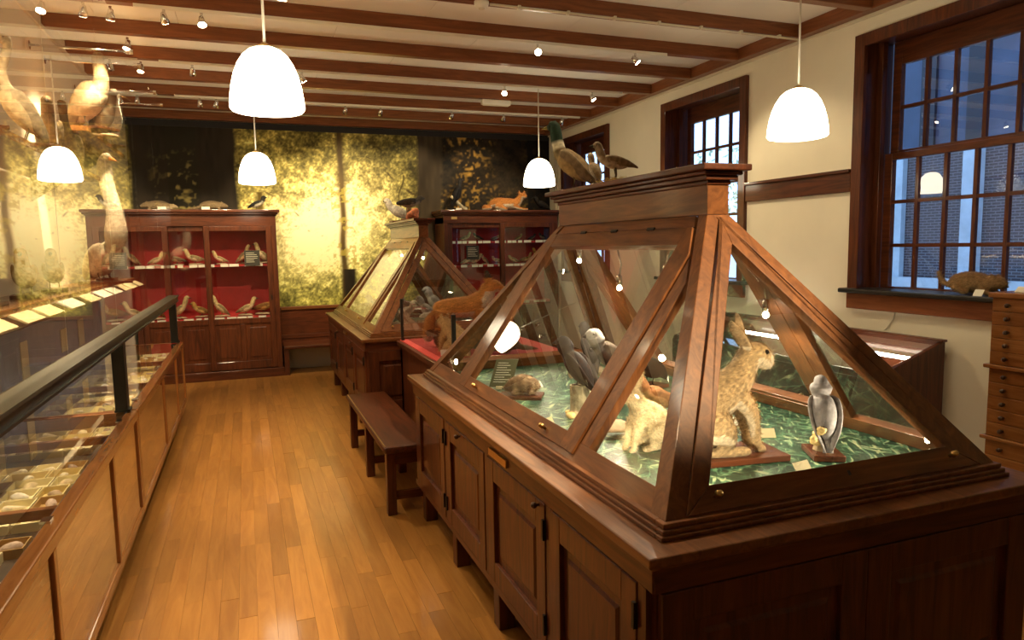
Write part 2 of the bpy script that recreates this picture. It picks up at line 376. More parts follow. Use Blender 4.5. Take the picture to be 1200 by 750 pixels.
    for (a, c_, d_, e_) in ((2.7, 2.6, 3.9, 2.2), (2.8, 2.9, 4.2, 2.6), (2.7, 2.3, 3.6, 2.75), (3.2, 2.2, 4.2, 2.9)): col = twig(col, a, c_, d_, e_, .03, .012, (.022, .014, .008))
    col = np.where((gx > 4.0)[..., None], col*.25, col)
    col = np.clip(col, .004, .95)
    vs_ = np.stack([gx, np.full_like(gx, YB-.006), gz], -1).reshape(-1, 3)
    ii = np.arange(nxm*nz_).reshape(nz_, nxm)
    fs_ = np.stack([ii[:-1, :-1], ii[:-1, 1:], ii[1:, 1:], ii[1:, :-1]], -1).reshape(-1, 4)
    me = bpy.data.meshes.new('forest_mural'); me.from_pydata(vs_.tolist(), [], fs_.tolist())
    at = me.color_attributes.new('col', 'FLOAT_COLOR', 'POINT'); a = np.ones((len(vs_), 4), dtype=np.float32); a[:, :3] = col.reshape(-1, 3); at.data.foreach_set('color', a.ravel())
    me.materials.append(MATS['mural_print']); o = link('forest_mural', me, wb); o['label'] = 'wall-filling photographic print of a sunlit autumn forest'
mural()
struct(MB().box(XL, XR, YB-.012, YB, 3.15, ZB).build('trim_1', 'black_paint'))
# ceiling with boards between beams
ce = struct(MB().box(XL, XR, YF, YB, ZC+.012, ZC+.05).build('ceiling', 'plank_seam'))
ys_b = [9.78-.725*k for k in range(17)]
bd = None
for k, yb in enumerate(ys_b):
    if yb-.08 < YF: break
    MB().box(XL, XR-.10, yb-.08, yb, ZB, ZC+.012).build('ceiling_beam', 'beam_wood_x', ce, bev=.005)
    y1 = yb-.08; y0 = max(yb-.725, YF)
    off = (k % 2)*.55; xs = [XL]+[v for v in np.arange(XL+.35+off, XR-.2, 1.15)]+[XR-.10]
    for a, b_ in zip(xs[:-1], xs[1:]): MB().box(a+.002, b_-.002, y0+.001, y1-.001, ZC, ZC+.014).build('ceiling_board', 'ceiling_white', ce)
MB().box(XR-.10, XR, YF, YB-.012, ZB, ZC+.012).build('ceiling_beam', 'beam_wood_y', ce, bev=.004)
struct(MB().box(XR-.022, XR, YF, YB-.012, ZB-.025, ZB).build('trim_2', 'cream_trim', bev=.004))
struct(MB().box(XL, XL+.02, YF, YB-.012, ZB-.035, ZB-.001).build('trim_3', 'cream_trim', bev=.004))
# dark picture rail board between the windows
for i, (a, b_) in enumerate(((4.118, 5.312), (6.728, 7.912))):
    mb = MB().box(XR-.03, XR, a, b_, 1.965, 2.11).box(XR-.05, XR, a, b_, 2.11, 2.135)
    struct(mb.build('trim_%d' % (4+i), 'dark_wood_y', bev=.004))
struct(MB().box(XR-.04, XR, 9.40, 9.44, .05, ZB-.03).box(XR-.03, XR, 9.50, 9.56, .05, ZB-.03).build('trim_6', 'cream_trim'))
struct(MB().box(XR-.02, XR, YF, YB-.02, 0, .14).build('baseboard_right', 'dark_wood_y', bev=.004))
struct(MB().box(XL, XL+.02, YF, YB-.02, 0, .14).build('baseboard_left', 'dark_wood_y', bev=.004))

# windows
def window(idx, ya, yb):
    x = XR
    mb = MB()
    cw = .09
    mb.box(x-.035, x+.0, ya-.0, ya+cw, WZ0, WZ1+.0).box(x-.035, x, yb-cw, yb, WZ0, WZ1).box(x-.035, x, ya+cw, yb-cw, WZ1-cw, WZ1)
    mb.box(x, x+.30, ya, ya+.05, WZ0, WZ1).box(x, x+.30, yb-.05, yb, WZ0, WZ1).box(x, x+.30, ya+.05, yb-.05, WZ1-.05, WZ1).box(x+.03, x+.30, ya+.05, yb-.05, WZ0, WZ0+.06)
    for q in (ya+.05, yb-.10): mb.box(x+.14, x+.19, q, q+.05, WZ0+.06, WZ1-.05)
    rootw = struct(mb.build('window_%d' % idx, 'dark_wood_z', bev=.004))
    MB().box(x-.09, x+.185, ya-.04, yb+.04, WZ0+.10, WZ0+.135).build('sill_board', 'black_metal', rootw, bev=.01)
    MB().box(x-.04, x, ya, yb, WZ0-.02, WZ0+.10).build('apron_board', 'beam_wood_y', rootw, bev=.006)
    ga, gb = ya+.17, yb-.17; nc = 5; pit = (gb-ga+.026)/nc
    def sash(xs, z0, z1, rows, bot, top):
        s_ = MB()
        s_.box(xs, xs+.045, ga-.07, ga, z0-bot, z1+top).box(xs, xs+.045, gb, gb+.07, z0-bot, z1+top)
        s_.box(xs, xs+.045, ga, gb, z0-bot, z0).box(xs, xs+.045, ga, gb, z1, z1+top)
        so = s_.build('sash', 'dark_wood_y', rootw, bev=.004)
        ph = (z1-z0+.026)/rows
        for c in range(1, nc): MB().box(xs+.008, xs+.037, ga+c*pit-.026, ga+c*pit, z0, z1).build('muntin', 'dark_wood_z', so)
        for r_ in range(1, rows): MB().box(xs+.010, xs+.035, ga, gb, z0+r_*ph-.026, z0+r_*ph).build('muntin', 'dark_wood_y', so)
        me = MB().box(0, .004, 0, pit-.026, 0, ph-.026).mesh('pane', 'pane_glass')
        for c in range(nc):
            for r_ in range(rows): link('pane', me, so, (xs+.02, ga+c*pit, z0+r_*ph))
    sash(x+.19, 1.245, 2.185, 3, .05, .05)
    sash(x+.245, 2.26, 2.88, 2, .05, .168)
    return rootw
for i, (a, b_) in enumerate(WIN): window(i+1, a, b_)
# ---------------------------------------------------------------- outside
nb = thing('neighbouring_building', 'brick building with pale painted posts seen outside the large sash window', 'building', (8.2, 2, -1))
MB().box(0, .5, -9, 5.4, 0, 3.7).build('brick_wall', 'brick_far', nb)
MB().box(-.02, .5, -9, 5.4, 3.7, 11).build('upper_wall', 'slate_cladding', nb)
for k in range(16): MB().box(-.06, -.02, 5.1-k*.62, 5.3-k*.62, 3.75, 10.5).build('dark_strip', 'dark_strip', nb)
for y, wd in ((4.88, .14), (3.84, .22), (2.2, .22), (.6, .22)): MB().box(-.08, 0, y, y+wd, 0, 3.7).build('painted_post', 'pale_paint', nb)
MB().box(-.16, -.02, -9, 5.4, 1.98, 2.10).build('ledge', 'pale_paint', nb)
tr = thing('street_tree', 'leafy tree beyond the small bright sash windows', 'tree', (15.5, 20.5, -1))
MB().tube([(0, 0, 0), (.1, 0, 2), (0, .1, 4)], [.2, .16, .1]).build('trunk', 'bark_mat', tr)
mb = MB()
for k in range(700):
    u = Vector((random.gauss(0, 1), random.gauss(0, 1), random.gauss(0, 1))).normalized()*random.uniform(.4, 1)
    p = Vector((u.x*2.1, u.y*2.1, 4.2+u.z*1.7)); a = Vector((random.uniform(-1, 1), random.uniform(-1, 1), random.uniform(-1, 1)))*.16; b_ = Vector((random.uniform(-1, 1), random.uniform(-1, 1), random.uniform(-1, 1)))*.16
    mb.add([p, p+a, p+b_], [(0, 1, 2)])
mb.build('crown', 'leaf_mat', tr)
struct(MB().box(XR+.4, 30, -15, 40, -1.1, -1.0).build('ground_outside', 'rock_mat'))

# ---------------------------------------------------------------- joinery helpers
def panel_door(name, par, O, U, V, N, w, h, mat='dark_wood_z', st=.075, rl=.085, knob=None, hinges=None, pmat=None, split=0):
    """framed door: O corner, U across, V up, N outward; frame proud, panel recessed with a raised field"""
    O, U, V, N = map(Vector, (O, U, V, N)); T = lambda a, b, c: O+U*a+V*b+N*c
    f = MB()
    f.box(0, st, 0, h, 0, .022, T=T).box(w-st, w, 0, h, 0, .022, T=T).box(st, w-st, 0, rl, 0, .0215, T=T).box(st, w-st, h-rl, h, 0, .0215, T=T)
    d = f.build(name, mat, par, bev=.003)
    p = MB(); a0, a1, b0, b1 = st, w-st, rl, h-rl; e = .035
    p.box(a0, a1, b0, b1, 0, .006, T=T)
    q = [T(a0+e, b0+e, .006), T(a1-e, b0+e, .006), T(a1-e, b1-e, .006), T(a0+e, b1-e, .006)]
    i = .012; q2 = [T(a0+e+i, b0+e+i, .013), T(a1-e-i, b0+e+i, .013), T(a1-e-i, b1-e-i, .013), T(a0+e+i, b1-e-i, .013)]
    p.add(q+q2, [(4, 5, 6, 7)]+[(k, (k+1) % 4, 4+(k+1) % 4, 4+k) for k in range(4)])
    p.build('panel', pmat or mat, d)
    if knob:
        a, b = knob; k = MB(); k.tube([T(a, b, .02), T(a, b, .028), T(a, b, .034), T(a, b, .045), T(a, b, .050)], [.006, .005, .011, .011, .004], 10); k.build('knob', 'knob_wood', d, smooth=True)
    for (a, b) in hinges or []: MB().box(a-.006, a+.006, b-.035, b+.035, .018, .03, T=T).build('hinge', 'iron', d)
    return d
def clip(poly, f):
    out = []
    for i in range(len(poly)):
        a, b = poly[i], poly[(i+1) % len(poly)]; fa, fb = f(a), f(b)
        if fa >= 0: out.append(a)
        if (fa >= 0) != (fb >= 0):
            t = fa/(fa-fb); out.append((a[0]+(b[0]-a[0])*t, a[1]+(b[1]-a[1])*t))
    return out

def pyramid_case(label, loc, L, W=1.42, doors=(2.545, 1.917, 1.29, .66, .082), lamps=(), corner=()):
    c = thing('pyramid_case', label, 'display case', loc)
    # carcass, top and legs
    MB().box(.045, W-.045, .045, L-.045, .21, .83).build('carcass', 'dark_wood_z', c)
    sl = MB().box(0, W, 0, L, .832, .86).box(.012, W-.012, .012, L-.012, .822, .832).build('top_slab', 'case_wood_y', c, bev=.008)
    px0, px1, py0, py1 = .108, W-.108, .102, L-.102
    pl = MB()
    for (a, b_, h0, h1) in ((.0, .03, .86, .872), (.008, .03, .872, .884), (.016, .04, .884, .898)):
        pl.box(px0-.03+a, px1+.03-a, py0-.03+a, py0-.03+a+b_, h0, h1).box(px0-.03+a, px1+.03-a, py1+.03-a-b_, py1+.03-a, h0, h1)
        e_ = -.03+a+b_; pl.box(px0-.03+a, px0+e_, py0+e_, py1-e_, h0, h1).box(px1-e_, px1+.03-a, py0+e_, py1-e_, h0, h1)
    pl.build('plinth_moulding', 'case_wood_y', c, bev=.003)
    MB().box(px0+.01, px1-.01, py0+.01, py1-.01, .861, .878).build('case_floor', 'grass_print', c)
    # frame of the long sides: rails above and below the doors
    for (z0, z1) in ((.21, .245), (.755, .822)): MB().box(.026, .046, .03, L-.03, z0, z1).build('side_rail', 'dark_wood_y', c, bev=.003)
    for (z0, z1) in ((.21, .245), (.755, .822)): MB().box(.03, W-.03, .026, .046, z0, z1).build('end_rail', 'dark_wood_x', c, bev=.003)
    for y in doors: MB().box(.027, .046, y-.02, y+.02, .245, .755).build('side_stile', 'dark_wood_z', c)
    for i in range(len(doors)-1):
        y1, y0 = doors[i]-.02, doors[i+1]+.02; wd = y1-y0
        kn = (.03, wd and .47) if i in (1, 2) else None
        kn = {1: (wd*.42, .49), 2: (.04 if False else wd-.05, .49)}.get(i)
        panel_door('cupboard_door', c, (.045, y1, .247), (0, -1, 0), (0, 0, 1), (-1, 0, 0), wd, .506, knob=kn, hinges=[(wd-.004, .09), (wd-.004, .42)] if i != 1 else [(.004, .09), (.004, .42)])
    for i in range(2):
        x0 = .05+i*(W-.1)/2; panel_door('end_panel', c, (x0, .045, .247), (1, 0, 0), (0, 0, 1), (0, -1, 0), (W-.1)/2, .506, st=.09)
    # label holder on the long side
    MB().box(.018, .027, doors[2]-.26, doors[2]-.06, .772, .80).build('label_holder', 'brass', c)
    for x in (.06, W-.13):
        for y in [.05, L-.12]+[d-.035 for d in doors[1:-1]]:
            MB().box(x, x+.07, y, y+.07, 0, .21).build('leg', 'dark_wood_z', c, bev=.004)
    # ridge
    rx, hw = W/2, .045; ry0, ry1 = py0+.60, py1-.60; zt = 1.697
    rb = MB().box(rx-hw, rx+hw, ry0, ry1, zt, 1.80).build('ridge_box', 'case_wood_y', c, bev=.002)
    co = MB()
    for (o_, h0, h1) in ((.006, 1.80, 1.815), (.022, 1.815, 1.832), (.034, 1.832, 1.846), (.055, 1.846, 1.868)): co.box(rx-hw-o_, rx+hw+o_, ry0-o_, ry1+o_, h0, h1)
    co.build('cornice', 'dark_wood_y', rb, bev=.004)
    zb = .898
    def face(A, B, Cc, D, kind, tagname):
        A, B, Cc, D = map(Vector, (A, B, Cc, D)); U = (B-A); S = U.length; U.normalize()
        dL = (D-A).dot(U); Vv = (D-A)-U*dL; T = Vv.length; Vv.normalize(); N = U.cross(Vv)
        P = lambda s, t, n=0: A+U*s+Vv*t+N*n
        def pc(poly, name, mat, par, n0, n1, clipit=True):
            if clipit:
                poly = clip(poly, lambda q: q[0]-(wh+(dL+.0)*q[1]/T)); poly = clip(poly, lambda q: (S-q[0])-(wh+dL*q[1]/T))
            if len(poly) < 3: return None
            return MB().prism([P(s, t, n0) for s, t in poly], N*(n1-n0)).build(name, mat, par, bev=.002)
        wh = .068 if kind == 'long' else .060
        hb = .066
        wm = 'case_wood_z'
        for m_ in (0, 1):
            f_ = (lambda s: S-s) if m_ else (lambda s: s)
            pc([(f_(0), 0), (f_(wh), 0), (f_(dL+min(wh, .05)), T), (f_(dL), T)], 'hip_post', wm, c, -.035, 0, False)
        if kind == 'long':
            sa = .495
            pc([(0, 0), (S, 0), (S, hb), (0, hb)], 'bottom_rail', 'case_wood_y', c, -.033, -.002)
            pc([(0, T-.05), (S, T-.05), (S, T), (0, T)], 'top_rail', 'case_wood_y', c, -.033, -.002)
            for m_ in (0, 1):
                f_ = (lambda s: S-s) if m_ else (lambda s: s)
                pc([(f_(sa), hb), (f_(sa+.064), hb), (f_(sa+.064), T-.05), (f_(sa), T-.05)], 'fixed_stile', wm, c, -.033, -.002)
                ti = T*(sa-wh)/dL
                MB().prism([P(f_(wh-.01), hb-.015, -.02), P(f_(sa+.01), hb-.015, -.02), P(f_(sa+.01), ti+.02, -.02)], N*.004).build('pane', 'case_glass', c)
            dr = pc([(sa+.070, .022), (sa+.168, .022), (sa+.168, T-.056), (sa+.070, T-.056)], 'glazed_door', wm, c, -.030, .006)
            sb = S-sa
            pc([(sb-.168, .022), (sb-.070, .022), (sb-.070, T-.056), (sb-.168, T-.056)], 'door_stile', wm, dr, -.030, .006)
            pc([(sa+.168, .022), (sb-.168, .022), (sb-.168, .082), (sa+.168, .082)], 'door_rail', 'case_wood_y', dr, -.030, .005)
            pc([(sa+.168, T-.13), (sb-.168, T-.13), (sb-.168, T-.056), (sa+.168, T-.056)], 'door_rail', 'case_wood_y', dr, -.030, .005)
            MB().prism([P(sa+.16, .075, -.012), P(sb-.16, .075, -.012), P(sb-.16, T-.12, -.012), P(sa+.16, T-.12, -.012)], N*.004).build('pane', 'case_glass', dr)
            for q in (.3, .5, .7): MB().box(0, 1, 0, 1, 0, 1, T=lambda a, b_, c_: P(sa+(sb-sa)*q+.05*a, T-.062+.012*b_, .004+.006*c_)).build('hinge', 'iron', dr)
            for q in (.22, .78):
                MB().tube([P(sa+(sb-sa)*q, .05, .004), P(sa+(sb-sa)*q, .05, .014), P(sa+(sb-sa)*q, .05, .02), P(sa+(sb-sa)*q, .05, .034)], [.006, .005, .011, .008]).build('knob', 'brass', dr, smooth=True)
        else:
            cx = S/2; gx, gt = .163, .87*T
            pc([(0, 0), (S, 0), (S, .072), (0, .072)], 'bottom_rail', 'case_wood_x', c, -.033, -.002)
            dr = None
            for m_ in (0, 1):
                f_ = (lambda s: S-s) if m_ else (lambda s: s)
                o_ = pc([(f_(wh+.004), .004), (f_(gx), .072), (f_(cx), gt), (f_(cx), T*.985), (f_(wh+.004+dL*.985), T*.985)], 'glazed_door' if not dr else 'door_stile', wm, dr or c, -.030, .003, False)
                dr = dr or o_
            pc([(wh+.01, .004), (S-wh-.01, .004), (S-gx, .073), (gx, .073)], 'door_rail', 'case_wood_x', dr, -.030, .004, False)
            MB().prism([P(gx-.015, .06, -.014), P(S-gx+.015, .06, -.014), P(cx, gt+.03, -.014)], N*.004).build('pane', 'case_glass', dr)
            for q in (.14, .86): MB().tube([P(S*q, .042, .002), P(S*q, .042, .012), P(S*q, .042, .018), P(S*q, .042, .032)], [.006, .005, .011, .008]).build('knob', 'brass', dr, smooth=True)
            MB().box(0, 1, 0, 1, 0, 1, T=lambda a, b_, c_: P(S*.52+.01*a, .036+.014*b_, .002+.003*c_)).build('keyhole', 'black_paint', dr)
    LL, LR, RL_, RR = (rx-hw, ry1, zt), (rx-hw, ry0, zt), (rx+hw, ry0, zt), (rx+hw, ry1, zt)
    face((px0, py1, zb), (px0, py0, zb), LR, LL, 'long', 'l')
    face((px1, py0, zb), (px1, py1, zb), RR, RL_, 'long', 'r')
    face((px0, py0, zb), (px1, py0, zb), RL_, LR, 'end', 'n')
    face((px1, py1, zb), (px0, py1, zb), LL, RR, 'end', 'f')
    for (x, y, z, pw) in lamps:
        s_ = MB().tube([(x, y, z+.06), (x, y, z+.055), (x, y, z+.015), (x, y, z+.012)], [.008, .012, .014, .010]).tube([(x, y, z+.06), (x+.01, y+(max(ry0+.03, y)-y)*.35, z+.10), (rx, max(ry0+.03, y), 1.66)], .004, 6).build('lamp_holder', 'chrome', c, smooth=True)
        MB().sph((x, y, z), .012, 10).build('bulb', 'bulb_glow', s_, smooth=True)
        o_ = spot_light('case_lamp_light', (0, 0, 0), (0, 0, -1), pw, 150, (1, .86, .60), .5, None, .012); o_.parent = c; o_.location = (x, y, z-.02)
    for (x, y, z, tx, ty, tz, pw) in corner:
        d_ = (Vector((tx, ty, tz))-Vector((x, y, z))).normalized(); q = Vector((x, y, z))
        s_ = MB().tube([q-d_*.03, q-d_*.02, q, q+d_*.012], [.006, .012, .015, .018], 12).tube([(x, y, .879), q-d_*.02], .003, 6).build('corner_lamp', 'chrome', c, smooth=True)
        MB().tube([q+d_*.0122, q+d_*.0140], [.016, .014], 12).build('lamp_face', 'bulb_glow', s_)
        o_ = spot_light('corner_lamp_light', (0, 0, 0), d_, pw, 110, (1, .86, .60), .6, None, .012); o_.parent = c; o_.location = q+d_*.03
    return c
caseA = pyramid_case('large dark wooden display case with pyramid glass roof holding a tall brown hare', (.85, 1.358, 0), 2.64,
    lamps=((.90, .67, 1.335, 9), (.70, 1.78, 1.52, 20), (.74, 1.45, 1.40, 18), (.66, .95, 1.46, 20)),
    corner=((1.16, .20, .965, .60, .36, 1.12, 13), (.22, .22, .955, .60, .6, 1.0, 12), (.22, 2.40, .955, .6, 1.9, 1.0, 6)))
dB = [.082+(2.75-.164)*k/4 for k in (4, 3, 2, 1, 0)]
caseB = pyramid_case('dark wooden display case with pyramid glass roof before the forest mural', (.85, 5.70, 0), 2.75, doors=dB, lamps=((.71, .75, 1.50, 3), (.71, 1.7, 1.52, 3)))

# ---------------------------------------------------------------- red table between the two cases with a glass fence
rtb = thing('link_table', 'low wooden table covered in red felt carrying a standing fox', 'table', (1.13, 4.03, 0))
MB().box(0, 1.0, 0, 1.66, .80, .838).build('table_top', 'dark_wood_y', rtb, bev=.005)
MB().box(.03, .98, .01, 1.65, .838, .846).build('felt', 'red_felt', rtb)
MB().box(.03, .055, .02, 1.64, .25, .80).build('side_panel', 'dark_wood_z', rtb)
MB().box(.945, .97, .02, 1.64, .25, .80).build('side_panel', 'dark_wood_z', rtb)
for x in (.03, .91):
    for y in (.02, 1.58): MB().box(x, x+.06, y, y+.06, 0, .80).build('leg', 'dark_wood_z', rtb)
gf = thing('glass_fence', 'low clear glass guard on black posts along the red felt table', 'glass guard', (1.172, 4.10, .846))
for y in (.0, 1.52): MB().box(-.012, .012, y, y+.024, 0, .34).build('post', 'black_metal', gf)
for a, b_ in ((.026, .77), (.772, 1.518)): MB().box(-.003, .003, a, b_, .03, .33).build('pane', 'case_glass', gf)

# ---------------------------------------------------------------- benches
def bench(label, loc, w, L, h, legs, back=None):
    b0 = thing('bench', label, 'bench', loc)
    MB().box(0, w, 0, L, h-.045, h).build('seat', 'dark_wood_y', b0, bev=.018)
    MB().box(.010, .017, .02, L-.02, h-.006, h+.0012).build('edge_strip', 'brass', b0)
    for y in legs:
        for x in (.02, w-.075): MB().box(x, x+.055, y, y+.055, 0, h-.045).build('leg', 'dark_wood_z', b0, bev=.004)
        MB().box(.075, w-.075, y+.01, y+.045, h-.12, h-.046).build('crossbar', 'dark_wood_x', b0)
        MB().box(.075, w-.075, y+.015, y+.04, .09, .14).build('stretcher', 'dark_wood_x', b0)
    return b0
bench('low dark wooden bench standing between the two pyramid cases', (.70, 4.02, 0), .32, 1.66, .43, (.03, .80, 1.575))
wbn = thing('wall_bench', 'wooden wall bench with panelled back below the forest mural', 'bench', (.40, 9.26, 0))
MB().box(0, 2.1, 0, .50, .335, .375).build('seat', 'dark_wood_x', wbn, bev=.01)
MB().box(0, 2.1, .48, .525, .375, .80).build('back_panel', 'dark_wood_x', wbn)
MB().box(0, 2.1, .462, .525, .80, .845).build('top_rail', 'case_wood_x', wbn, bev=.008)
MB().box(0, 2.1, .47, .482, .42, .47).build('lower_rail', 'dark_wood_x', wbn, bev=.003)
for x in (.0, 1.02, 2.04): MB().box(x, x+.06, .02, .44, 0, .335).build('leg', 'dark_wood_z', wbn)

# ---------------------------------------------------------------- tall glazed cabinets
def tall_cabinet(label, loc, W, shelves, gl0, gl1, lower=True, D=.46, H=2.10, nlab=9):
    c = thing('glazed_cabinet', label, 'cabinet', loc)
    MB().box(0, .03, .02, D, .1, H-.1).build('side', 'dark_wood_z', c); MB().box(W-.03, W, .02, D, .1, H-.1).build('side', 'dark_wood_z', c)
    MB().box(.03, W-.03, D-.02, D, .1, H-.1).build('back', 'red_cloth', c)
    MB().box(-.02, W+.02, -.02, D, 0, .11).build('plinth', 'dark_wood_x', c, bev=.006)
    MB().box(.03, W-.03, .03, D-.02, .11, .13).build('bottom', 'dark_wood_x', c)
    MB().box(.0, W, 0, D, gl1+.06, H-.07).build('frieze', 'dark_wood_x', c, bev=.004)
    co = MB()
    for o_, a, b_ in ((.01, H-.075, H-.06), (.03, H-.06, H-.035), (.05, H-.035, H)): co.box(-o_, W+o_, -o_, D, a, b_)
    co.build('cornice', 'dark_wood_x', c, bev=.006)
    for s_ in shelves:
        sh = MB().box(.03, W-.03, .07, D-.02, s_-.02, s_).build('shelf', 'red_cloth', c)
        x = .07
        while x < W-.15:
            w_ = random.choice((.06, .09, .11)); MB().box(x, x+w_, .064, .069, s_-.022, s_+.012).build('label_card', 'card_white', sh); x += w_+random.choice((.01, .03, .07))
    for x in (0, W-.06): MB().box(x, x+.06, -.005, .02, .11, gl1+.06).build('corner_post', 'dark_wood_z', c, bev=.004)
    hw_ = (W-.12)/2
    for k in range(2):
        x0 = .06+k*(hw_-.03) if k else .06; x1 = x0+hw_+.03; y0 = .004+.028*k*0+.0; y0 = .0 if k else .026
        d = MB()
        st = .065
        d.box(x0, x0+st, y0, y0+.024, .12, gl1+.06).box(x1-st, x1, y0, y0+.024, .12, gl1+.06)
        d.box(x0+st, x1-st, y0, y0+.024, gl1, gl1+.06).box(x0+st, x1-st, y0, y0+.024, gl0-.07, gl0).box(x0+st, x1-st, y0, y0+.024, .12, .22)
        d.box((x0+x1)/2-.03, (x0+x1)/2+.03, y0, y0+.024, .22, gl0-.07)
        do = d.build('sliding_door', 'dark_wood_z', c, bev=.004)
        MB().box(x0+st-.005, x1-st+.005, y0+.010, y0+.014, gl0-.005, gl1+.005).build('pane', 'case_glass', do)
        for a, b_ in ((x0+st, (x0+x1)/2-.03), ((x0+x1)/2+.03, x1-st)):
            MB().box(a, b_, y0+.010, y0+.018, .22, gl0-.07).box(a+.05, b_-.05, y0+.002, y0+.011, .27, gl0-.12).build('panel', 'dark_wood_z', do, bev=.004)
        xk = x1-.03 if k else x0+.03
        MB().box(xk-.008, xk+.008, y0-.008, y0+.002, .98, 1.04).build('handle', 'iron', do)
    return c
cabL = tall_cabinet('glazed wooden cabinet of mounted birds with red lining and a lapwing on top', (-1.24, 9.30, 0), 1.62, (.765, 1.425), .76, 1.84)
cabR = tall_cabinet('glazed wooden cabinet with red lining behind the second pyramid case, reclining fox on top', (2.55, 9.30, 0), 1.70, (.80, 1.335, 1.665), .76, 1.86)
for loc, lab in (((-.01, 9.285, 1.41), 'small dark text sign stuck on the lapwing cabinet glass'), ((2.86, 9.285, 1.42), 'small dark text sign stuck on the fox-topped cabinet glass')):
    s_ = thing('text_sign', lab, 'sign', loc); MB().box(0, .18, 0, .008, 0, .19).build('board', 'sign_dark', s_)
    for k in range(6): MB().box(.02, .02+random.uniform(.09, .14), -.001, .0005, .155-k*.022, .160-k*.022).build('text_line', 'print_pale', s_)
MB().box(.11, .19, -.004, .001, 1.975, 2.01).build('name_plate', 'brass', cabR)

# ---------------------------------------------------------------- left counter cases
def counter(label, loc, L, stiles):
    c = thing('counter_case', label, 'display case', loc)   # origin: front near corner, front is +x side, depth towards -x
    D, H, zb = .64, .735, .14
    MB().box(-.055, 0, 0, L, H-.05, H).build('front_rail', 'honey_wood_y', c, bev=.006)
    MB().box(-D, -D+.04, 0, L, H-.05, H+.0).build('back_rail', 'case_wood_y', c)
    MB().box(-.05, -.006, 0, L, zb, zb+.05).build('bottom_rail', 'honey_wood_y', c, bev=.005)
    MB().box(-D, -.05, .01, L-.01, zb, zb+.02).build('base_board', 'dark_wood_y', c)
    for y in stiles: MB().box(-.045, -.003, y-.02, y+.02, zb+.05, H-.05).build('stile', 'honey_wood_z', c, bev=.004)
    for a, b_ in zip(stiles[:-1], stiles[1:]): 
        p = MB().box(-.030, -.020, a+.02, b_-.02, zb+.05, H-.05).build('front_panel', 'honey_wood_y', c)
        MB().box(-.016, -.012, a+.02, b_-.02, zb+.05, H-.05).build('pane', 'case_glass', p)
    for y in (0, L-.03): MB().box(-D+.04, -.055, y, y+.03, zb, H-.004).build('end_board', 'case_wood_x', c)
    MB().box(-D+.04, -.055, .03, L-.03, .62, .635).build('tray_bed', 'case_bed', c)
    q = .9
    bars = [0.03]
    while q < L-.4: MB().box(-D+.04, -.055, q, q+.035, .69, H-.011).build('crossbar', 'case_wood_x', c); bars.append(q); q += 1.0
    MB().box(-D+.041, -.056, .031, L-.031, H-.010, H-.005).build('glass_lid', 'case_glass', c)
    for y in [.25, L-.3]+([L/2] if L > 2 else []): MB().box(-.065, -.035, y, y+.05, H+.0002, H+.007).build('clip', 'chrome', c)
    for y in (.1, L-.18):
        for x in (-.12, -D+.06): MB().tube([(x, y, .14), (x, y, .06), (x, y, .055)], [.02, .02, .02]).tube([(x-.015, y, .035), (x+.015, y, .035)], .035, 12).build('caster', 'rubber', c)
    return c
c1 = counter('low wooden counter case full of small specimen trays with honey brown panels', (-.60, .85, 0), 3.44, (.02, .60, 1.62, 2.67, 3.42))
c2 = counter('low wooden counter case of flat specimens reaching the end post of the black rail', (-.60, 4.30, 0), 3.08, (.02, 1.35, 2.34, 3.06))
rail = thing('guard_rail', 'black steel guard rail on flat posts along the counter cases', 'rail', (-.63, .85, .736))
MB().box(-.075, .018, 0, 6.52, .440, .452).build('top_flange', 'rail_metal', rail); MB().box(-.002, .008, 0, 6.52, .404, .440).build('web', 'black_metal', rail)
MB().box(-.010, .016, 0, 6.52, .394, .404).build('lower_flange', 'black_metal', rail)
for y in (.35, 3.38, 6.44): MB().box(-.070, -.010, y, y+.075, .004, .438).box(-.074, .002, y-.004, y+.079, .004, .016).build('post', 'black_metal', rail)

# tall glass screen
gs = thing('glass_screen', 'tall frameless glass screen held by chrome rods over the counter cases', 'glass screen', (-.66, .85, 1.189))
yy = 0
for k in range(6): MB().box(-.005, .005, yy, yy+1.115, 0, 1.81).build('pane', 'tall_glass', gs); yy += 1.122
for y in (1.2, 2.4, 3.6, 4.72, 5.1, 6.05, 6.6):
    rd = MB().tube([(-.018, y, 1.78), (-.598, y, 1.78)], .009, 8).build('rod', 'chrome', gs, smooth=True)
    MB().tube([(-.03, y, 1.78), (.016, y, 1.78)], .018, 10).build('clamp', 'chrome', rd); MB().tube([(-.590, y, 1.78), (-.602, y, 1.78)], .03, 12).build('flange', 'chrome', rd)

def shelf(label, y0, y1, z, x0=-1.262, x1=-.90, boards=0):
    s_ = thing('wall_shelf', label, 'shelf', (x0, y0, z))
    MB().box(0, x1-x0, 0, y1-y0, -.035, 0).build('board', 'honey_wood_y', s_, bev=.003)
    for y in (.2, y1-y0-.2): MB().prism([(0, y, -.036), (.22, y, -.036), (0, y, -.18)], (0, .02, 0)).build('bracket', 'black_metal', s_)
    y = .06
    while boards and y < y1-y0-.25:
        L = random.uniform(.26, .40); a = x1-x0
        MB().prism([(a+.005, y, -.03), (a+.075, y, -.065), (a+.080, y, -.060), (a+.012, y, -.022)], (0, L, 0)).build('label_board', 'card_cream' if random.random() < .4 else 'card_white', s_); y += L+random.uniform(.06, .18)
    return s_
shelf('long low wall shelf edged with slanted label boards behind the glass screen', 2.0, 7.25, 1.37, x1=-.95, boards=1)
shelf('middle wall shelf carrying a heron behind the glass screen', 2.6, 5.55, 2.12)
shelf('high wall shelf carrying a white wading bird behind the glass screen', 5.62, 7.2, 2.47, x1=-.96)
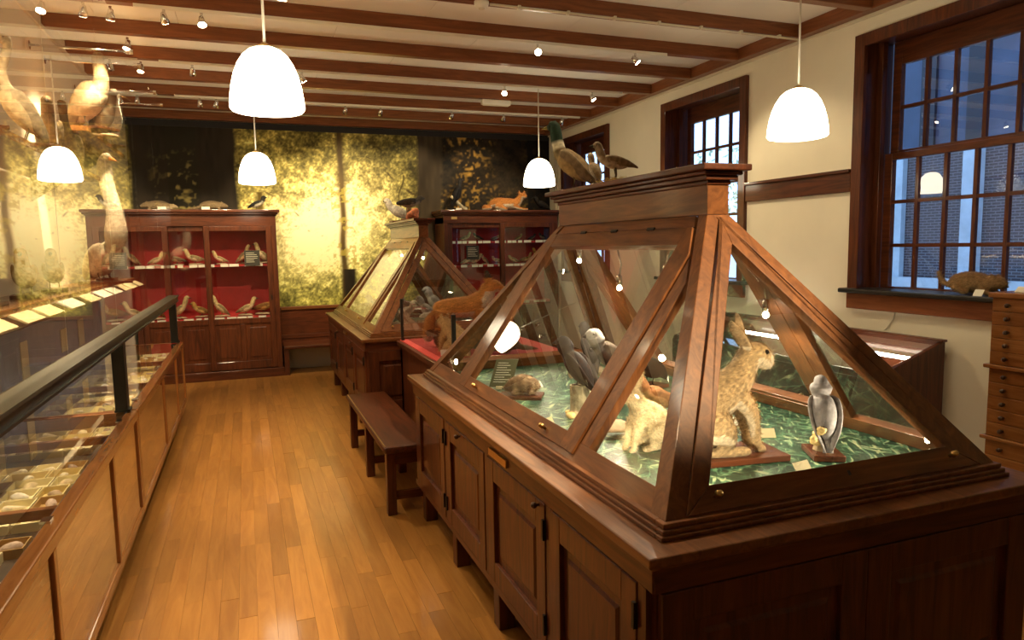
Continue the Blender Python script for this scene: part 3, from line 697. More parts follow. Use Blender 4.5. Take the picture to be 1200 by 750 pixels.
bp = thing('backdrop_panel', 'blue grey backdrop board with pale labels under the low wall shelf', 'panel', (-1.26, 1.6, .76))
MB().box(-.019, 0, 0, 5.7, .0, .40).build('board', 'blue_panel', bp)
for k in range(7): 
    y = .3+k*.76+random.uniform(-.2, .2); MB().box(.001, .005, y, y+random.uniform(.10, .2), random.uniform(.06, .14), random.uniform(.24, .36)).build('label_card', 'card_white', bp)
# ---------------------------------------------------------------- pendants
def pendant(label, loc, ztop):
    """loc = centre of the shade's lower rim"""
    p = thing('pendant_lamp', label, 'lamp', loc)
    N = 36; prof = [(.020, .292), (.045, .289), (.075, .276), (.102, .252), (.126, .214), (.145, .166), (.158, .112), (.166, .058), (.169, .016), (.160, .004), (.145, .0)]
    vs_ = []
    for r_, z in prof:
        f = min(1, max(0, (.29-z)/.2))*.12      # round at the top, softly squared towards the rim
        for k in range(N):
            th = 2*math.pi*k/N; sq = 1/max(abs(math.cos(th)), abs(math.sin(th)))
            rr = r_*((1-f)+f*sq); vs_.append((rr*math.cos(th), rr*math.sin(th), z))
    fs_ = [(i*N+k, i*N+(k+1) % N, (i+1)*N+(k+1) % N, (i+1)*N+k) for i in range(len(prof)-1) for k in range(N)]+[tuple(range(N)), tuple(range((len(prof)-1)*N, len(prof)*N))]
    MB().add(vs_, fs_).build('shade', 'shade_glow', p, smooth=True)
    MB().lathe([(.0, .312), (.014, .311), (.030, .300), (.034, .291), (0, .291)], 18).build('cap', 'brass', p, smooth=True)
    MB().tube([(0, 0, .308), (0, 0, ztop-loc[2]-.02)], .006, 8).build('cord', 'white_plastic', p, smooth=True)
    MB().lathe([(0, 0), (.02, .0), (.055, .015), (.058, .028), (0, .028)], 18, (0, 0, ztop-loc[2]-.029)).build('ceiling_rose', 'white_plastic', p, smooth=True)
pendant('white opal pendant lamp hanging over the aisle beside the large pyramid case', (.137, 3.55, 2.245), ZC-.001)
pendant('white opal pendant lamp hanging over the aisle before the forest mural', (.148, 7.14, 2.225), ZC-.001)
pendant('white opal pendant lamp hanging before the cabinet with the fox on top', (2.985, 6.99, 2.225), ZC-.001)
pendant('white opal pendant lamp hanging before the large sash window', (3.155, 3.415, 2.215), ZC-.001)

# ---------------------------------------------------------------- ceiling spots on tracks
def track(label, x0, x1, y):
    t = thing('light_track', label, 'track', (x0, y, ZB)); MB().box(0, x1-x0, -.014, .014, -.022, -.0005).build('channel', 'white_plastic', t)
    return t
track('white light track on the beam above the large case', -.6, 3.5, 5.36); track('white light track on the beam above the red table', -.6, 3.9, 6.83); track('white light track on the beam nearest the forest mural', -.6, 4.1, 8.26)
def spotlamp(i, x, y, tgt, power, ang=55):
    wh = 'above the wall shelves behind the glass screen' if x < -.7 else 'on the track nearest the forest mural' if y > 8 else 'on the track above the red table' if y > 6 else 'on the track above the large case' if y > 5 else 'under a ceiling beam without track'
    s_ = thing('track_spotlight', 'small chrome spotlight with glowing face %s' % wh, 'spotlight', (x, y, ZB-.023), 0, 'spotlights '+wh)
    d = (Vector(tgt)-Vector((x, y, ZB-.07))).normalized(); c = Vector((0, 0, -.05))
    MB().tube([(0, 0, 0), (0, 0, -.02), c-d*.012], [.010, .007, .006], 8).build('stem', 'chrome', s_, smooth=True)
    h = MB().tube([c-d*.035, c-d*.03, c, c+d*.035], [.010, .016, .022, .030], 14).build('head', 'chrome', s_, smooth=True)
    MB().tube([c+d*.0352, c+d*.0372], [.027, .025], 14).build('face', 'spot_glow', h)
    spot_light('track_spot_light', (x, y, ZB-.023+c.z+d.z*.05), tgt, power, ang).location += Vector((d.x*.045, d.y*.045, 0))
MUR = [((1.15, 8.26), (.85, 9.8, 1.7), 110, 70), ((1.55, 8.26), (1.35, 9.8, 2.0), 110, 70), ((2.40, 8.26), (2.2, 9.8, 2.2), 55, 60), ((3.06, 8.26), (3.2, 9.8, 2.2), 55, 60), ((3.85, 8.26), (3.6, 9.8, 1.6), 45, 60),
       ((-.36, 8.26), (-.2, 9.6, 1.2), 60, 60), ((-.2, 8.26), (-.8, 9.6, 1.2), 60, 60), ((.30, 8.26), (.55, 9.8, 1.6), 70, 70),
       ((-.34, 6.83), (-.45, 9.6, 1.2), 150, 40), ((.575, 6.83), (1.5, 7.2, 1.6), 80, 60), ((2.55, 6.83), (1.6, 5.0, 1.1), 120, 60), ((3.54, 6.83), (4.35, 6.0, 1.4), 40, 70),
       ((-.42, 5.36), (.1, 7.2, 0), 90, 70), ((-.19, 5.36), (.15, 3.6, 0), 120, 75), ((2.29, 5.36), (1.5, 2.4, 1.2), 80, 60), ((3.19, 5.36), (4.35, 4.6, 1.6), 60, 75)]
for i, ((x, y), t, pw, a) in enumerate(MUR): spotlamp(i, x, y, t, pw, a)
for (x, y, t, pw) in ((-.74, 2.49, (-.98, 2.9, 1.2), 200), (-.74, 3.215, (-1.02, 3.7, 1.8), 200), (-.74, 4.665, (-1.02, 4.3, 1.9), 200), (-.74, 5.39, (-1.0, 5.98, 1.75), 330), (-.74, 6.115, (-.98, 5.9, 2.2), 160), (-.74, 6.84, (-1.0, 6.4, 1.3), 200), (.35, 3.215, (.15, 2.0, 0), 115), (1.7, 3.215, (1.35, 2.3, 1.2), 60), (3.3, 2.49, (4.35, 3.4, 1.0), 35), (.3, 4.665, (.2, 6.0, 0), 120)): spotlamp(0, x, y, t, pw, 80 if x < 0 else 70)
spotlamp(0, 2.30, .315, (1.40, 1.84, 1.48), 600, 26)
sd = thing('smoke_detector', 'round white smoke detector on a conduit under the ceiling', 'smoke detector', (1.57, 4.62, ZB))
MB().lathe([(0, -.045), (.035, -.044), (.045, -.03), (.05, -.015), (.05, -.001), (0, -.001)], 20).build('housing', 'white_plastic', sd, smooth=True)
MB().lathe([(0, -.052), (.02, -.051), (.022, -.0445), (0, -.0445)], 14).build('sensor', 'cream_trim', sd)
cdt = thing('ceiling_conduit', 'thin cream conduit pipe with clips running along the beam to the wall', 'conduit', (1.63, 4.62, ZB))
MB().tube([(0, 0, -.012), (2.55, .02, -.012), (2.67, .0, -.02)], .009, 8).build('pipe', 'cream_trim', cdt, smooth=True)
for k in range(7): MB().box(.2+k*.37, .22+k*.37, -.014, .016, -.024, -.0005).build('clip', 'cream_trim', cdt)
el = thing('emergency_light', 'flat white emergency light box below a ceiling beam', 'light box', (2.55, 7.58, ZB))
MB().box(0, .34, -.035, .035, -.06, -.001).build('housing', 'white_plastic', el, bev=.012); MB().box(.02, .32, -.02, .02, -.066, -.0602).build('lens', 'cream_trim', el)

# ---------------------------------------------------------------- desk vitrine on the right wall
dv = thing('desk_vitrine', 'dark desk case with sloped glass top and a lit tube inside below the window', 'display case', (3.72, 3.27, 0))
DW, DLn = .585, 2.3
for y in (0, DLn-.03): MB().prism([(0, y, .18), (DW, y, .18), (DW, y, .925), (.02, y, .74), (0, y, .70)], (0, .03, 0)).build('end_board', 'dark_wood_z', dv, bev=.004)
MB().box(0, .025, .03, DLn-.03, .18, .70).build('front_board', 'dark_wood_y', dv)
MB().box(DW-.02, DW, .03, DLn-.03, .18, .915).build('back_board', 'dark_wood_y', dv)
MB().box(.025, DW-.02, .03, DLn-.03, .52, .54).build('bed', 'red_cloth', dv)
sl_ = Vector((DW-.03, 0, .185)).normalized()
MB().prism([(.03, .03, .741), (DW-.03, .03, .912), (DW-.03, DLn-.03, .912), (.03, DLn-.03, .741)], (0, 0, .005)).build('glass_top', 'case_glass', dv)
MB().box(.02, .05, .03, DLn-.03, .70, .742).build('front_bead', 'dark_wood_y', dv); MB().box(DW-.05, DW, -.015, DLn, .918, .935).build('top_bead', 'dark_wood_y', dv, bev=.004)
MB().tube([(.42, .12, .80), (.42, .75, .80)], .014, 10).build('tube_lamp', 'tube_glow', dv, smooth=True); MB().box(.40, .44, .08, .80, .815, .835).build('lamp_batten', 'white_plastic', dv)
MB().tube([(.42, 1.2, .80), (.42, 1.9, .80)], .014, 10).build('tube_lamp', 'tube_glow', dv, smooth=True)
for y in (.3, .8, 1.3, 1.8): MB().box(.1, .35, y, y+.32, .541, .552).build('exhibit_card', 'card_cream', dv)
for x in (.02, DW-.08):
    for y in (.04, DLn-.1): MB().box(x, x+.06, y, y+.06, 0, .18).build('leg', 'dark_wood_z', dv)
cb_ = tag(MB().tube([(XR-.006, 3.70, 1.075), (XR-.006, 3.71, 1.03), (XR-.006, 3.76, .96), (XR-.010, 3.78, .94)], .004, 6).build('power_cable', 'white_plastic', smooth=True), 'thin pale cable running down the wall from the window sill to the desk case', 'cable')

# ---------------------------------------------------------------- chest of small drawers
ch = thing('drawer_chest', 'tall brown chest of shallow drawers with round knobs beside the large window', 'chest', (3.85, 2.20, 0))
CD, CL = .45, .465
MB().box(.012, CD, 0, CL, .02, 1.27).build('carcass', 'honey_wood_z', ch)
MB().box(-.012, CD, -.012, CL+.012, 1.27, 1.30).build('top', 'honey_wood_y', ch, bev=.005)
for z in (.475, .878): MB().box(-.018, CD, -.018, CL+.018, z, z+.022).build('ledge', 'honey_wood_y', ch, bev=.006)
MB().box(-.01, CD, -.01, CL+.01, 0, .05).build('plinth', 'honey_wood_y', ch)
zs = [(.902+k*.0735, .0715) for k in range(5)]+[(.499+k*.0755, .0735) for k in range(5)]+[(.052+k*.0845, .082) for k in range(5)]
for z, h in zs:
    d = MB().box(0, .013, .006, CL-.006, z, z+h).build('drawer', 'honey_wood_y', ch, bev=.004)
    for y in (CL-.1, .1): MB().tube([(-.001, y, z+h/2), (-.012, y, z+h/2), (-.016, y, z+h/2), (-.028, y, z+h/2), (-.032, y, z+h/2)], [.006, .006, .012, .012, .005], 10).build('knob', 'knob_wood', d, smooth=True)
tag(MB().box(-.03, .03, -.05, .05, 0, .002).prism([(-.03, -.05, .002), (-.03, .05, .002), (.0, .05, .03), (.0, -.05, .03)], (-.002, 0, .002)).build('label_card', 'card_white', None, loc=(3.92, 2.52, 1.3005)), 'small folded white card on top of the drawer chest', 'card')
# ================================================================ animals
def mixc(a, b, t): return tuple(a[i]*(1-t)+b[i]*t for i in range(3))
BLK, WHT, GRY, BRN, TAN, RUST, DGR = (.018, .016, .017), (.75, .72, .62), (.32, .31, .30), (.20, .12, .055), (.42, .30, .15), (.42, .15, .035), (.02, .045, .025)
def bird(label, loc, rz, L=.25, pitch=25, leg=.08, neck=(.10, 65), nr=.30, hr=.075, beak=(.06, 0), tail=.25, back=BRN, belly=TAN, head=None, necc=None, wing=None, tipc=BLK, beakc=(.05, .045, .04), legc=(.12, .09, .05), base=None, ring=None, fat=1.0, cat='bird', name='mounted_bird', group=None, look=0, foot=True, perch=None):
    """L body length; pitch of the body; neck=(length, angle); all in metres; faces local +x, base at z=0"""
    t = thing(name, label, cat, loc, rz, group); t.rotation_euler = (0, 0, rz)
    head = head or back; necc = necc or head; wing = wing or back
    hb = 0
    if base == 'board': hb = .018; MB().box(-L*.42, L*.42, -L*.28, L*.28, 0, hb).build('base_board', 'dark_wood_x', t, bev=.003)
    if base == 'board_tall':
        hb = .13; MB().box(-L*.34, L*.34, -L*.24, L*.24, 0, .02).build('base_board', 'dark_wood_x', t, bev=.003); MB().tube([(0, 0, .0205), (0, 0, hb)], [.032, .028], 10).build('pedestal', 'bark_mat', t)
    if base == 'birch':
        hb = .135; MB().tube([(0, 0, 0), (0, 0, .03), (0, 0, .08), (.003, 0, hb)], [.055, .044, .043, .042], 16).build('birch_stump', 'bark_birch', t); r0 = MB()
        for k in range(5): r0.lump((.05*math.cos(k*1.3), .05*math.sin(k*1.3), .012), (.022, .022, .012), k)
        r0.build('root_lumps', 'fungus_mat', t, smooth=True)
    if base == 'rock': hb = L*.16; MB().lump((0, 0, hb*.5), (L*.42, L*.34, hb*.62), 3, .25, flat=True).build('rock_base', 'rock_mat', t, smooth=True)
    if base == 'branch':
        hb = .16; MB().box(-.08, .08, -.06, .06, 0, .015).build('base_board', 'dark_wood_x', t); MB().tube([(.16, 0, .02), (.08, 0, .06), (0, 0, hb-.022), (-.08, 0, hb+.04)], [.028, .026, .024, .018], 10, smooth=3).build('branch', 'bark_birch', t, smooth=True)
    if base == 'stump': hb = .09; MB().tube([(0, 0, .021), (0, 0, .05), (0, 0, hb)], [.034, .024, .02], 10).build('stump', 'bark_mat', t); MB().box(-.075, .075, -.05, .05, 0, .02).build('base_board', 'dark_wood_x', t, bev=.003)
    p = R(pitch); d = Vector((math.cos(p), 0, math.sin(p))); Rb = .235*L*fat
    drop = Rb*.80
    leg = max(leg, math.sin(p)*max(.46+tail, .62+.6*tail)*L+.012-hb-drop)    # keep tail and wing tips clear of the support
    B = Vector((0, 0, hb+leg+drop+.0)) + Vector((.04*L, 0, 0))
    A = []; 
    for tt, r_ in ((-.52, .20), (-.42, .50), (-.28, .78), (-.08, .98), (.12, 1.0), (.28, .86), (.40, .64)): A.append((B+d*(tt*L), Rb*r_))
    nl, na = neck; na = R(na); nv = Vector((math.cos(na), 0, math.sin(na)))
    N0 = B+d*(.46*L)+Vector((0, 0, .03*L)); nrad = Rb*nr+.004
    nbody = len(A); hR = hr*L*1.72
    S_ = nl > .16
    if S_:
        bend = Vector((-math.sin(na), 0, math.cos(na)))
        A += [(N0+nv*(nl*.10)-bend*nl*.03, nrad*1.5), (N0+nv*(nl*.35)-bend*nl*.05, nrad*1.12), (N0+nv*(nl*.65)+bend*nl*.02, nrad), (N0+nv*(nl*.9)+bend*nl*.05, nrad*.95)]
    else: A += [(N0+nv*(nl*.40), max(nrad*1.15, hR*.98))]
    Hc = N0+nv*nl; f = Vector((math.cos(R(look*0)), 0, -.05))
    A += [(Hc, hR), (Hc+f*hR*.75, hR*.86), (Hc+f*hR*1.35, hR*.45)]
    n_all = len(A); tb = (nbody-.5)/(n_all-1); th_ = (n_all-3.4)/(n_all-1)
    jit = random.Random(sum(map(ord, label)))
    def colf(u, s, v):
        if u > th_: c = head
        elif u > tb: c = necc
        else:
            k = min(1, max(0, (.25-s)*1.6)); c = mixc(back, belly, k)
            if necc != back and u > tb-.12 and s < .3: c = mixc(c, necc, .4)
        if ring and tb-.02 < u < tb+.045: c = ring
        q = 1+.25*(jit.random()-.5); return tuple(x*q for x in c)
    body = MB().tube([a for a, _ in A], [r_ for _, r_ in A], 16, colf, smooth=4, upref=(0, 0, 1)).build('body', 'plumage', t, smooth=True)
    # wings: flattened lenses lying along the flanks
    for sgn in (-1, 1):
        y = sgn*Rb*.80
        pts = [B+d*(.34*L)+Vector((0, y*.75, Rb*.15)), B+d*(.20*L)+Vector((0, y*.98, Rb*.20)), B+d*(-.08*L)+Vector((0, y*1.0, Rb*.25)), B+d*(-.40*L)+Vector((0, y*.85, Rb*.28)), B+d*(-.68*L)+Vector((0, y*.42, Rb*.20)), B+d*(-(.62+.6*tail)*L)+Vector((0, y*.22, Rb*.10))]
        rr = [(.012*L, .07*L), (.045*L, .16*L), (.050*L, .18*L), (.04*L, .13*L), (.022*L, .07*L), (.006*L, .015*L)]
        def wc(u, s, v): 
            c = mixc(wing, tipc, max(0, (u-.55)*1.6)); q = (.78 if int(u*24) % 3 == 0 else 1)*(1+.2*(jit.random()-.5)); return tuple(x*q for x in c)
        MB().tube(pts, rr, 10, wc, smooth=4).build('wing', 'plumage', t, smooth=True)
    T0 = B-d*(.46*L); back_d = -d
    w0 = Rb*.28
    MB().tube([T0, T0+back_d*(tail*L*.5), T0+back_d*(tail*L)], [(w0, .035*L), (w0*1.25, .02*L), (w0*1.35, .008*L)], 10, lambda u, s, v: mixc(back, tipc, u*.8)).build('tail', 'plumage', t, smooth=True)
    bl, bdp = beak
    MB().tube([Hc+f*hR*.9, Hc+f*(hR*1.2+bl*.5)+Vector((0, 0, -bdp*.35)), Hc+f*(hR*1.2+bl)+Vector((0, 0, -bdp))], [hR*.42, hR*.26, .0012], 8, beakc).build('beak', 'plumage', t, smooth=True)
    for sgn in (-1, 1): MB().sph(Hc+Vector((hR*.45, sgn*hR*.80, hR*.22)), hR*.17, 8).build('eye', 'eye_mat', t, smooth=True)
    if leg > .004:
        for sgn in (-1, 1):
            y = sgn*Rb*.42; hip = Vector((B.x-.02*L, y, hb+leg+Rb*.35)); kn = Vector((B.x-.06*L*min(1.5, leg/.06), y, hb+leg*.55)); ft = Vector((B.x-.01*L, y, hb+.004))
            lr = max(.0028, .011*L)
            mbl = MB().tube([hip, Vector((hip.x-.02*L, y, hb+leg*.95)), kn, ft], [lr*2.6, lr*1.8, lr, lr], 8, legc)
            for a in (-.5, 0, .5, math.pi): mbl.tube([ft, ft+Vector((math.cos(a)*.11*L+.001, math.sin(a)*.11*L, -.002))], [lr*.9, lr*.5], 6, legc)
            mbl.build('leg', 'plumage', t, smooth=True)
    return t
def remesh(mb, voxel, smooth_it=4):
    me = mb.mesh('tmp', 'fur'); o = bpy.data.objects.new('tmp', me); C.objects.link(o)
    md = o.modifiers.new('r', 'REMESH'); md.mode = 'VOXEL'; md.voxel_size = voxel
    ms = o.modifiers.new('s', 'SMOOTH'); ms.iterations = smooth_it; ms.factor = .5
    dg = bpy.context.evaluated_depsgraph_get(); ev = o.evaluated_get(dg); out = bpy.data.meshes.new_from_object(ev)
    bpy.data.objects.remove(o); bpy.data.meshes.remove(me); return out
def mammal(label, loc, rz, tubes, colf, voxel=.008, eyes=(), nose=None, scale=1, fur=0, furlen=.018, flow=(-1, 0, -.35), name='mounted_mammal', cat='animal', base=None, group=None, extra=None, whisk=False):
    t = thing(name, label, cat, loc, rz, group); t.scale = (scale,)*3
    mb = MB()
    for pts, rr in tubes: mb.tube(pts, rr, 12, None, smooth=3)
    hb = 0
    if base: hb = base[2]; MB().box(base[0], base[1], -base[3], base[3], 0, base[2]).build('base_board', base[4] if len(base) > 4 else 'dark_wood_x', t, bev=.003)
    me = remesh(mb, voxel); n = len(me.vertices)
    co = np.empty(n*3, dtype=np.float32); me.vertices.foreach_get('co', co); co = co.reshape(-1, 3); co[:, 2] += hb; me.vertices.foreach_set('co', co.ravel())
    me.update()
    nrm = np.array([v.normal[:] for v in me.vertices])
    cols = np.array([colf(Vector(p)-Vector((0, 0, hb)), Vector(nn)) for p, nn in zip(co, nrm)], dtype=np.float32)
    cols *= (1+.35*(rng.random((n, 1))-.5))
    at = me.color_attributes.new('col', 'FLOAT_COLOR', 'POINT'); a = np.ones((n, 4), dtype=np.float32); a[:, :3] = cols; at.data.foreach_set('color', a.ravel())
    me.materials.clear(); me.materials.append(MATS['fur']); me.polygons.foreach_set('use_smooth', [True]*len(me.polygons)); me.name = 'body'
    link('body', me, t)
    for p in eyes: MB().sph(Vector(p[:3])+Vector((0, 0, hb)), p[3], 10).build('eye', 'eye_mat', t, smooth=True)
    if nose: MB().sph(Vector(nose[:3])+Vector((0, 0, hb)), nose[3], 8).build('nose', 'eye_mat', t, smooth=True)
    if fur:
        idx = rng.integers(0, n, fur); P = co[idx]; Nn = nrm[idx]; cc = cols[idx]
        fl_ = np.array(flow); fl_ = fl_/np.linalg.norm(fl_)
        tg = fl_-Nn*(Nn@fl_)[:, None]; D = tg*1.0+Nn*.38+rng.normal(0, .16, (fur, 3)); D /= np.linalg.norm(D, axis=1)[:, None]
        sd_ = np.cross(D, Nn); sd_ /= (np.linalg.norm(sd_, axis=1)[:, None]+1e-6)
        ln = furlen*(.5+rng.random((fur, 1))); wd = .0011*(.7+rng.random((fur, 1)))*voxel/.008
        tri = np.stack([P-sd_*wd, P+sd_*wd, P+D*ln], 1).reshape(-1, 3); tri[:, 2] = np.maximum(tri[:, 2], hb+.001)
        mf = bpy.data.meshes.new('fur'); mf.from_pydata(tri.tolist(), [], np.arange(fur*3).reshape(-1, 3).tolist())
        at = mf.color_attributes.new('col', 'FLOAT_COLOR', 'POINT'); a = np.ones((fur*3, 4), dtype=np.float32)
        cf = np.clip(cc*(.65+.8*rng.random((fur, 1))), 0, 1); a[:, :3] = np.repeat(cf, 3, axis=0); at.data.foreach_set('color', a.ravel())
        mf.materials.append(MATS['fur_strand']); o = link('fur', mf, t); o['kind'] = 'stuff'
    return t
def sym(pts, rr): return [([(x, y, z) for x, y, z in pts], rr), ([(x, -y, z) for x, y, z in pts], rr)]

# ---- hares
HARE = [([(-.175, 0, .085), (-.145, 0, .125), (-.09, 0, .178), (-.025, 0, .220), (.020, 0, .262), (.046, 0, .305), (.070, 0, .340), (.102, 0, .336), (.134, 0, .310), (.150, 0, .301)], [.038, .070, .080, .073, .058, .046, .045, .043, .030, .014]),
        ([(-.16, 0, .09), (-.195, 0, .10), (-.21, 0, .115)], [.022, .024, .01])]
HARE += sym([(-.105, .040, .125), (-.085, .056, .098), (-.058, .060, .062), (-.065, .060, .03)], [.064, .062, .042, .020])
HARE += sym([(-.12, .058, .016), (-.05, .062, .017), (.015, .064, .015), (.035, .064, .012)], [.016, .019, .017, .010])
HARE += sym([(.005, .026, .20), (.050, .033, .145), (.070, .034, .080), (.080, .034, .03), (.095, .034, .012), (.112, .034, .010)], [.044, .030, .019, .0155, .0155, .010])
HARE += [([(.058, .020, .365), (.052, .034, .405), (.046, .046, .45), (.040, .052, .488)], [(.014, .012), (.024, .012), (.022, .011), (.006, .006)]), ([(.050, -.018, .365), (.022, -.026, .40), (-.008, -.030, .436), (-.030, -.033, .468)], [(.014, .012), (.024, .012), (.022, .011), (.006, .006)])]
def harecol(p, n):
    c = (.46, .32, .16)
    k = math.sin(p.x*230+3*math.sin(p.z*60))*math.sin(p.z*210)*math.sin(p.y*190+2); c = mixc(c, (.13, .085, .045), max(0, min(.7, (.34 if p.x < .02 else .2)+k*.5)))
    if n.z < -.2 and p.z > .05: c = mixc(c, (.72, .62, .45), .6)
    if .02 < p.x and .14 < p.z < .27: c = mixc(c, (.50, .34, .18), .5)
    if p.z > .375: c = mixc((.34, .23, .12), (.06, .045, .03), min(1, max(0, (p.z-.445)*18)))
    if p.x > .13: c = (.55, .45, .32)
    return c
mammal('tall brown hare sitting upright with raised ears beside a grey dove', (1.495, 1.885, .88), R(-8), HARE, harecol, .0055, eyes=[(.108, .037, .354, .0085), (.108, -.037, .354, .0085)], nose=(.158, 0, .306, .006), base=(-.22, .17, .022, .10), fur=15000, furlen=.013, scale=.95, name='mounted_hare')
def palecol(p, n):
    c = (.72, .60, .36); k = math.sin(p.x*60+1)*math.sin(p.z*70); c = mixc(c, (.42, .28, .12), max(0, k*.6)) if p.z < .3 else mixc(c, (.50, .32, .13), .45)
    return c
mammal('small pale cream rabbit with upright ears inside the large pyramid case', (1.27, 2.09, .88), R(188), HARE, palecol, .0065, eyes=[(.108, .037, .354, .008), (.108, -.037, .354, .008)], nose=(.158, 0, .306, .006), scale=.60, fur=9000, furlen=.02, name='mounted_rabbit')
# ---- birds in the large case
t = bird('pale grey dove seen from behind on a short post with fungus', (1.783, 1.775, .88), R(62), L=.165, fat=1.15, pitch=62, leg=.012, neck=(.035, 85), nr=.62, hr=.078, beak=(.012, .003), tail=.32, back=(.25, .23, .23), belly=(.30, .27, .26), wing=(.27, .245, .24), tipc=(.22, .20, .19), base='stump', name='mounted_dove')
mb = MB()
for k in range(6): mb.lump((-.035+.012*math.cos(k*2), .03+.012*math.sin(k), .05+.010*k), (.014, .014, .010), k)
mb.build('fungus', 'fungus_mat', t, smooth=True)
CRW = dict(back=(.016, .014, .013), belly=(.014, .012, .012), wing=(.024, .019, .016), tipc=(.012, .010, .010), beakc=(.02, .018, .016), legc=(.02, .018, .015))
bird('black crow looking down from a short birch stump', (1.285, 2.60, .88), R(122), L=.19, pitch=48, leg=.035, neck=(.035, 70), nr=.62, hr=.085, beak=(.028, .006), tail=.42, base='birch', name='mounted_crow', **CRW)
bird('dark jackdaw with pale grey nape leaning back on a tall pedestal', (1.56, 2.80, .88), R(170), L=.22, pitch=42, leg=.03, neck=(.035, 75), nr=.60, hr=.085, beak=(.022, .004), tail=.55, base='board_tall', name='mounted_jackdaw', **dict(CRW, head=(.36, .34, .31), necc=(.26, .24, .22), back=(.07, .052, .038), wing=(.085, .062, .045)))
bird('large dark rook hunched beside the bark log in the hare case', (1.86, 2.98, .88), R(200), L=.20, pitch=30, leg=.05, neck=(.04, 45), nr=.65, hr=.085, beak=(.05, .008), tail=.35, base='board', name='mounted_rook', **CRW)
bird('dark perched crow with its back turned near the ridge lamps', (1.66, 3.24, .88), R(100), L=.17, pitch=65, leg=.02, neck=(.035, 80), nr=.6, hr=.085, beak=(.03, .006), tail=.4, base='board_tall', name='mounted_crow', **CRW)
bird('pale grey gull standing upright behind the cream rabbit', (1.74, 2.36, .88), R(80), L=.16, pitch=70, leg=.03, neck=(.04, 85), nr=.6, hr=.08, beak=(.03, .006), tail=.3, back=(.45, .45, .46), belly=(.55, .54, .53), base='board', name='mounted_gull')
bird('reddish brown partridge standing behind the cream rabbit', (1.55, 2.42, .88), R(185), L=.16, pitch=25, leg=.04, neck=(.05, 70), nr=.5, hr=.075, beak=(.018, .006), tail=.2, back=(.30, .13, .05), belly=(.42, .24, .10), base='board', fat=1.15, name='mounted_partridge')
MOLE = [([(-.07, 0, .03), (-.04, 0, .042), (.0, 0, .048), (.04, 0, .042), (.07, 0, .03), (.09, 0, .022)], [.02, .036, .044, .036, .02, .006])]+sym([(.03, .03, .02), (.045, .045, .008)], [.012, .008])+sym([(-.04, .03, .02), (-.03, .042, .008)], [.012, .008])
mammal('lumpy brown hedgehog on a flat wooden plinth beside the olive text sign', (1.205, 3.05, .88), R(150), MOLE, lambda p, n: mixc((.22, .13, .07), (.40, .27, .15), .5+.5*math.sin(p.x*150)*math.sin(p.y*140)), .006, eyes=[(.075, .012, .032, .003), (.075, -.012, .032, .003)], nose=(.094, 0, .022, .004), base=(-.09, .11, .015, .06), scale=1.05, fur=2500, furlen=.012, name='mounted_hedgehog')
tag(MB().tube([(-.09, 0, .03), (-.03, 0, .035), (.04, 0, .032), (.10, 0, .03)], [.026, .031, .029, .025], 12).build('log_piece', 'bark_mat', None, loc=(1.69, 3.36, .88)), 'short rough bark log lying in the large case', 'log')
tag(MB().lump((0, 0, .022), (.07, .05, .028), 5, .35, flat=True).build('rock', 'rock_mat', None, smooth=True, loc=(1.30, 2.27, .886)), 'rusty brown rough stone beside the cream rabbit', 'stone')
sg = thing('text_sign', 'tilted olive text sign standing in the large pyramid case', 'sign', (1.16, 3.24, .88), R(-28))
Tm = lambda a, b_, c_: Vector((a*.95+b_*.22, .05+b_*.34-c_, .012+b_*.88-c_*.3))
MB().box(-.07, .05, 0, .15, 0, .006, T=Tm).build('board', 'sign_olive', sg)
for k in range(9): MB().box(-.055, -.055+random.uniform(.05, .088), .13-k*.013, .133-k*.013, .0062, .0072, T=Tm).build('text_line', 'print_pale', sg)
MB().box(-.03, .03, .03, .075, 0, .014).build('stand', 'card_cream', sg)
CARDS = [(1.36, 3.22, 30, 'card_white'), (1.76, 2.02, -20, 'card_cream'), (1.60, 1.66, 10, 'card_cream'), (1.10, 2.50, 25, 'card_cream'), (1.24, 3.42, 10, 'card_white'), (1.46, 2.14, 15, 'card_white'), (1.80, 2.2, -10, 'card_white')]
for x, y, a, mt in CARDS:
    tag(MB().prism([(-.035, 0, 0), (.035, 0, 0), (.035, .022, .030), (-.035, .022, .030)], (0, .002, -.001)).build('label_card', mt, None, loc=(x, y, .8805)), 'little tilted label card on the grass print of the large case', 'card', 'cards in the large case').rotation_euler = (0, 0, R(a))

# ---- on the ridge of the large case
bird('duck with dark green neck and white collar on top of the large case', (1.56, 3.20, 1.868), R(130), L=.23, pitch=42, leg=.05, neck=(.12, 80), nr=.42, hr=.07, beak=(.04, .004), tail=.22, back=(.20, .13, .06), belly=(.40, .29, .13), head=DGR, necc=DGR, ring=(.7, .66, .5), wing=(.22, .16, .09), beakc=(.25, .2, .05), name='mounted_duck')
bird('small pale wader standing on thin legs on the large case', (1.555, 2.975, 1.868), R(100), L=.095, pitch=60, leg=.055, neck=(.03, 80), nr=.45, hr=.085, beak=(.012, .003), tail=.3, back=(.34, .27, .18), belly=(.46, .40, .29), name='mounted_wader', cat='bird')
t = bird('brown stone-curlew in profile standing above a tuft of hay', (1.565, 2.80, 1.868), R(160), L=.125, pitch=14, leg=.07, neck=(.06, 75), nr=.48, hr=.075, beak=(.022, .003), tail=.42, back=(.28, .21, .13), belly=(.55, .48, .36), tipc=(.07, .055, .04), base=None, name='mounted_stone_curlew')
mb = MB()
for k in range(220):
    p = Vector((random.gauss(0, .025), random.gauss(0, .05), random.uniform(.002, .022))); q = p+Vector((random.uniform(-.03, .03), random.uniform(-.03, .03), random.uniform(-.004, .010))); q.z = max(q.z, .001)
    mb.tube([p, q], .0012, 3)
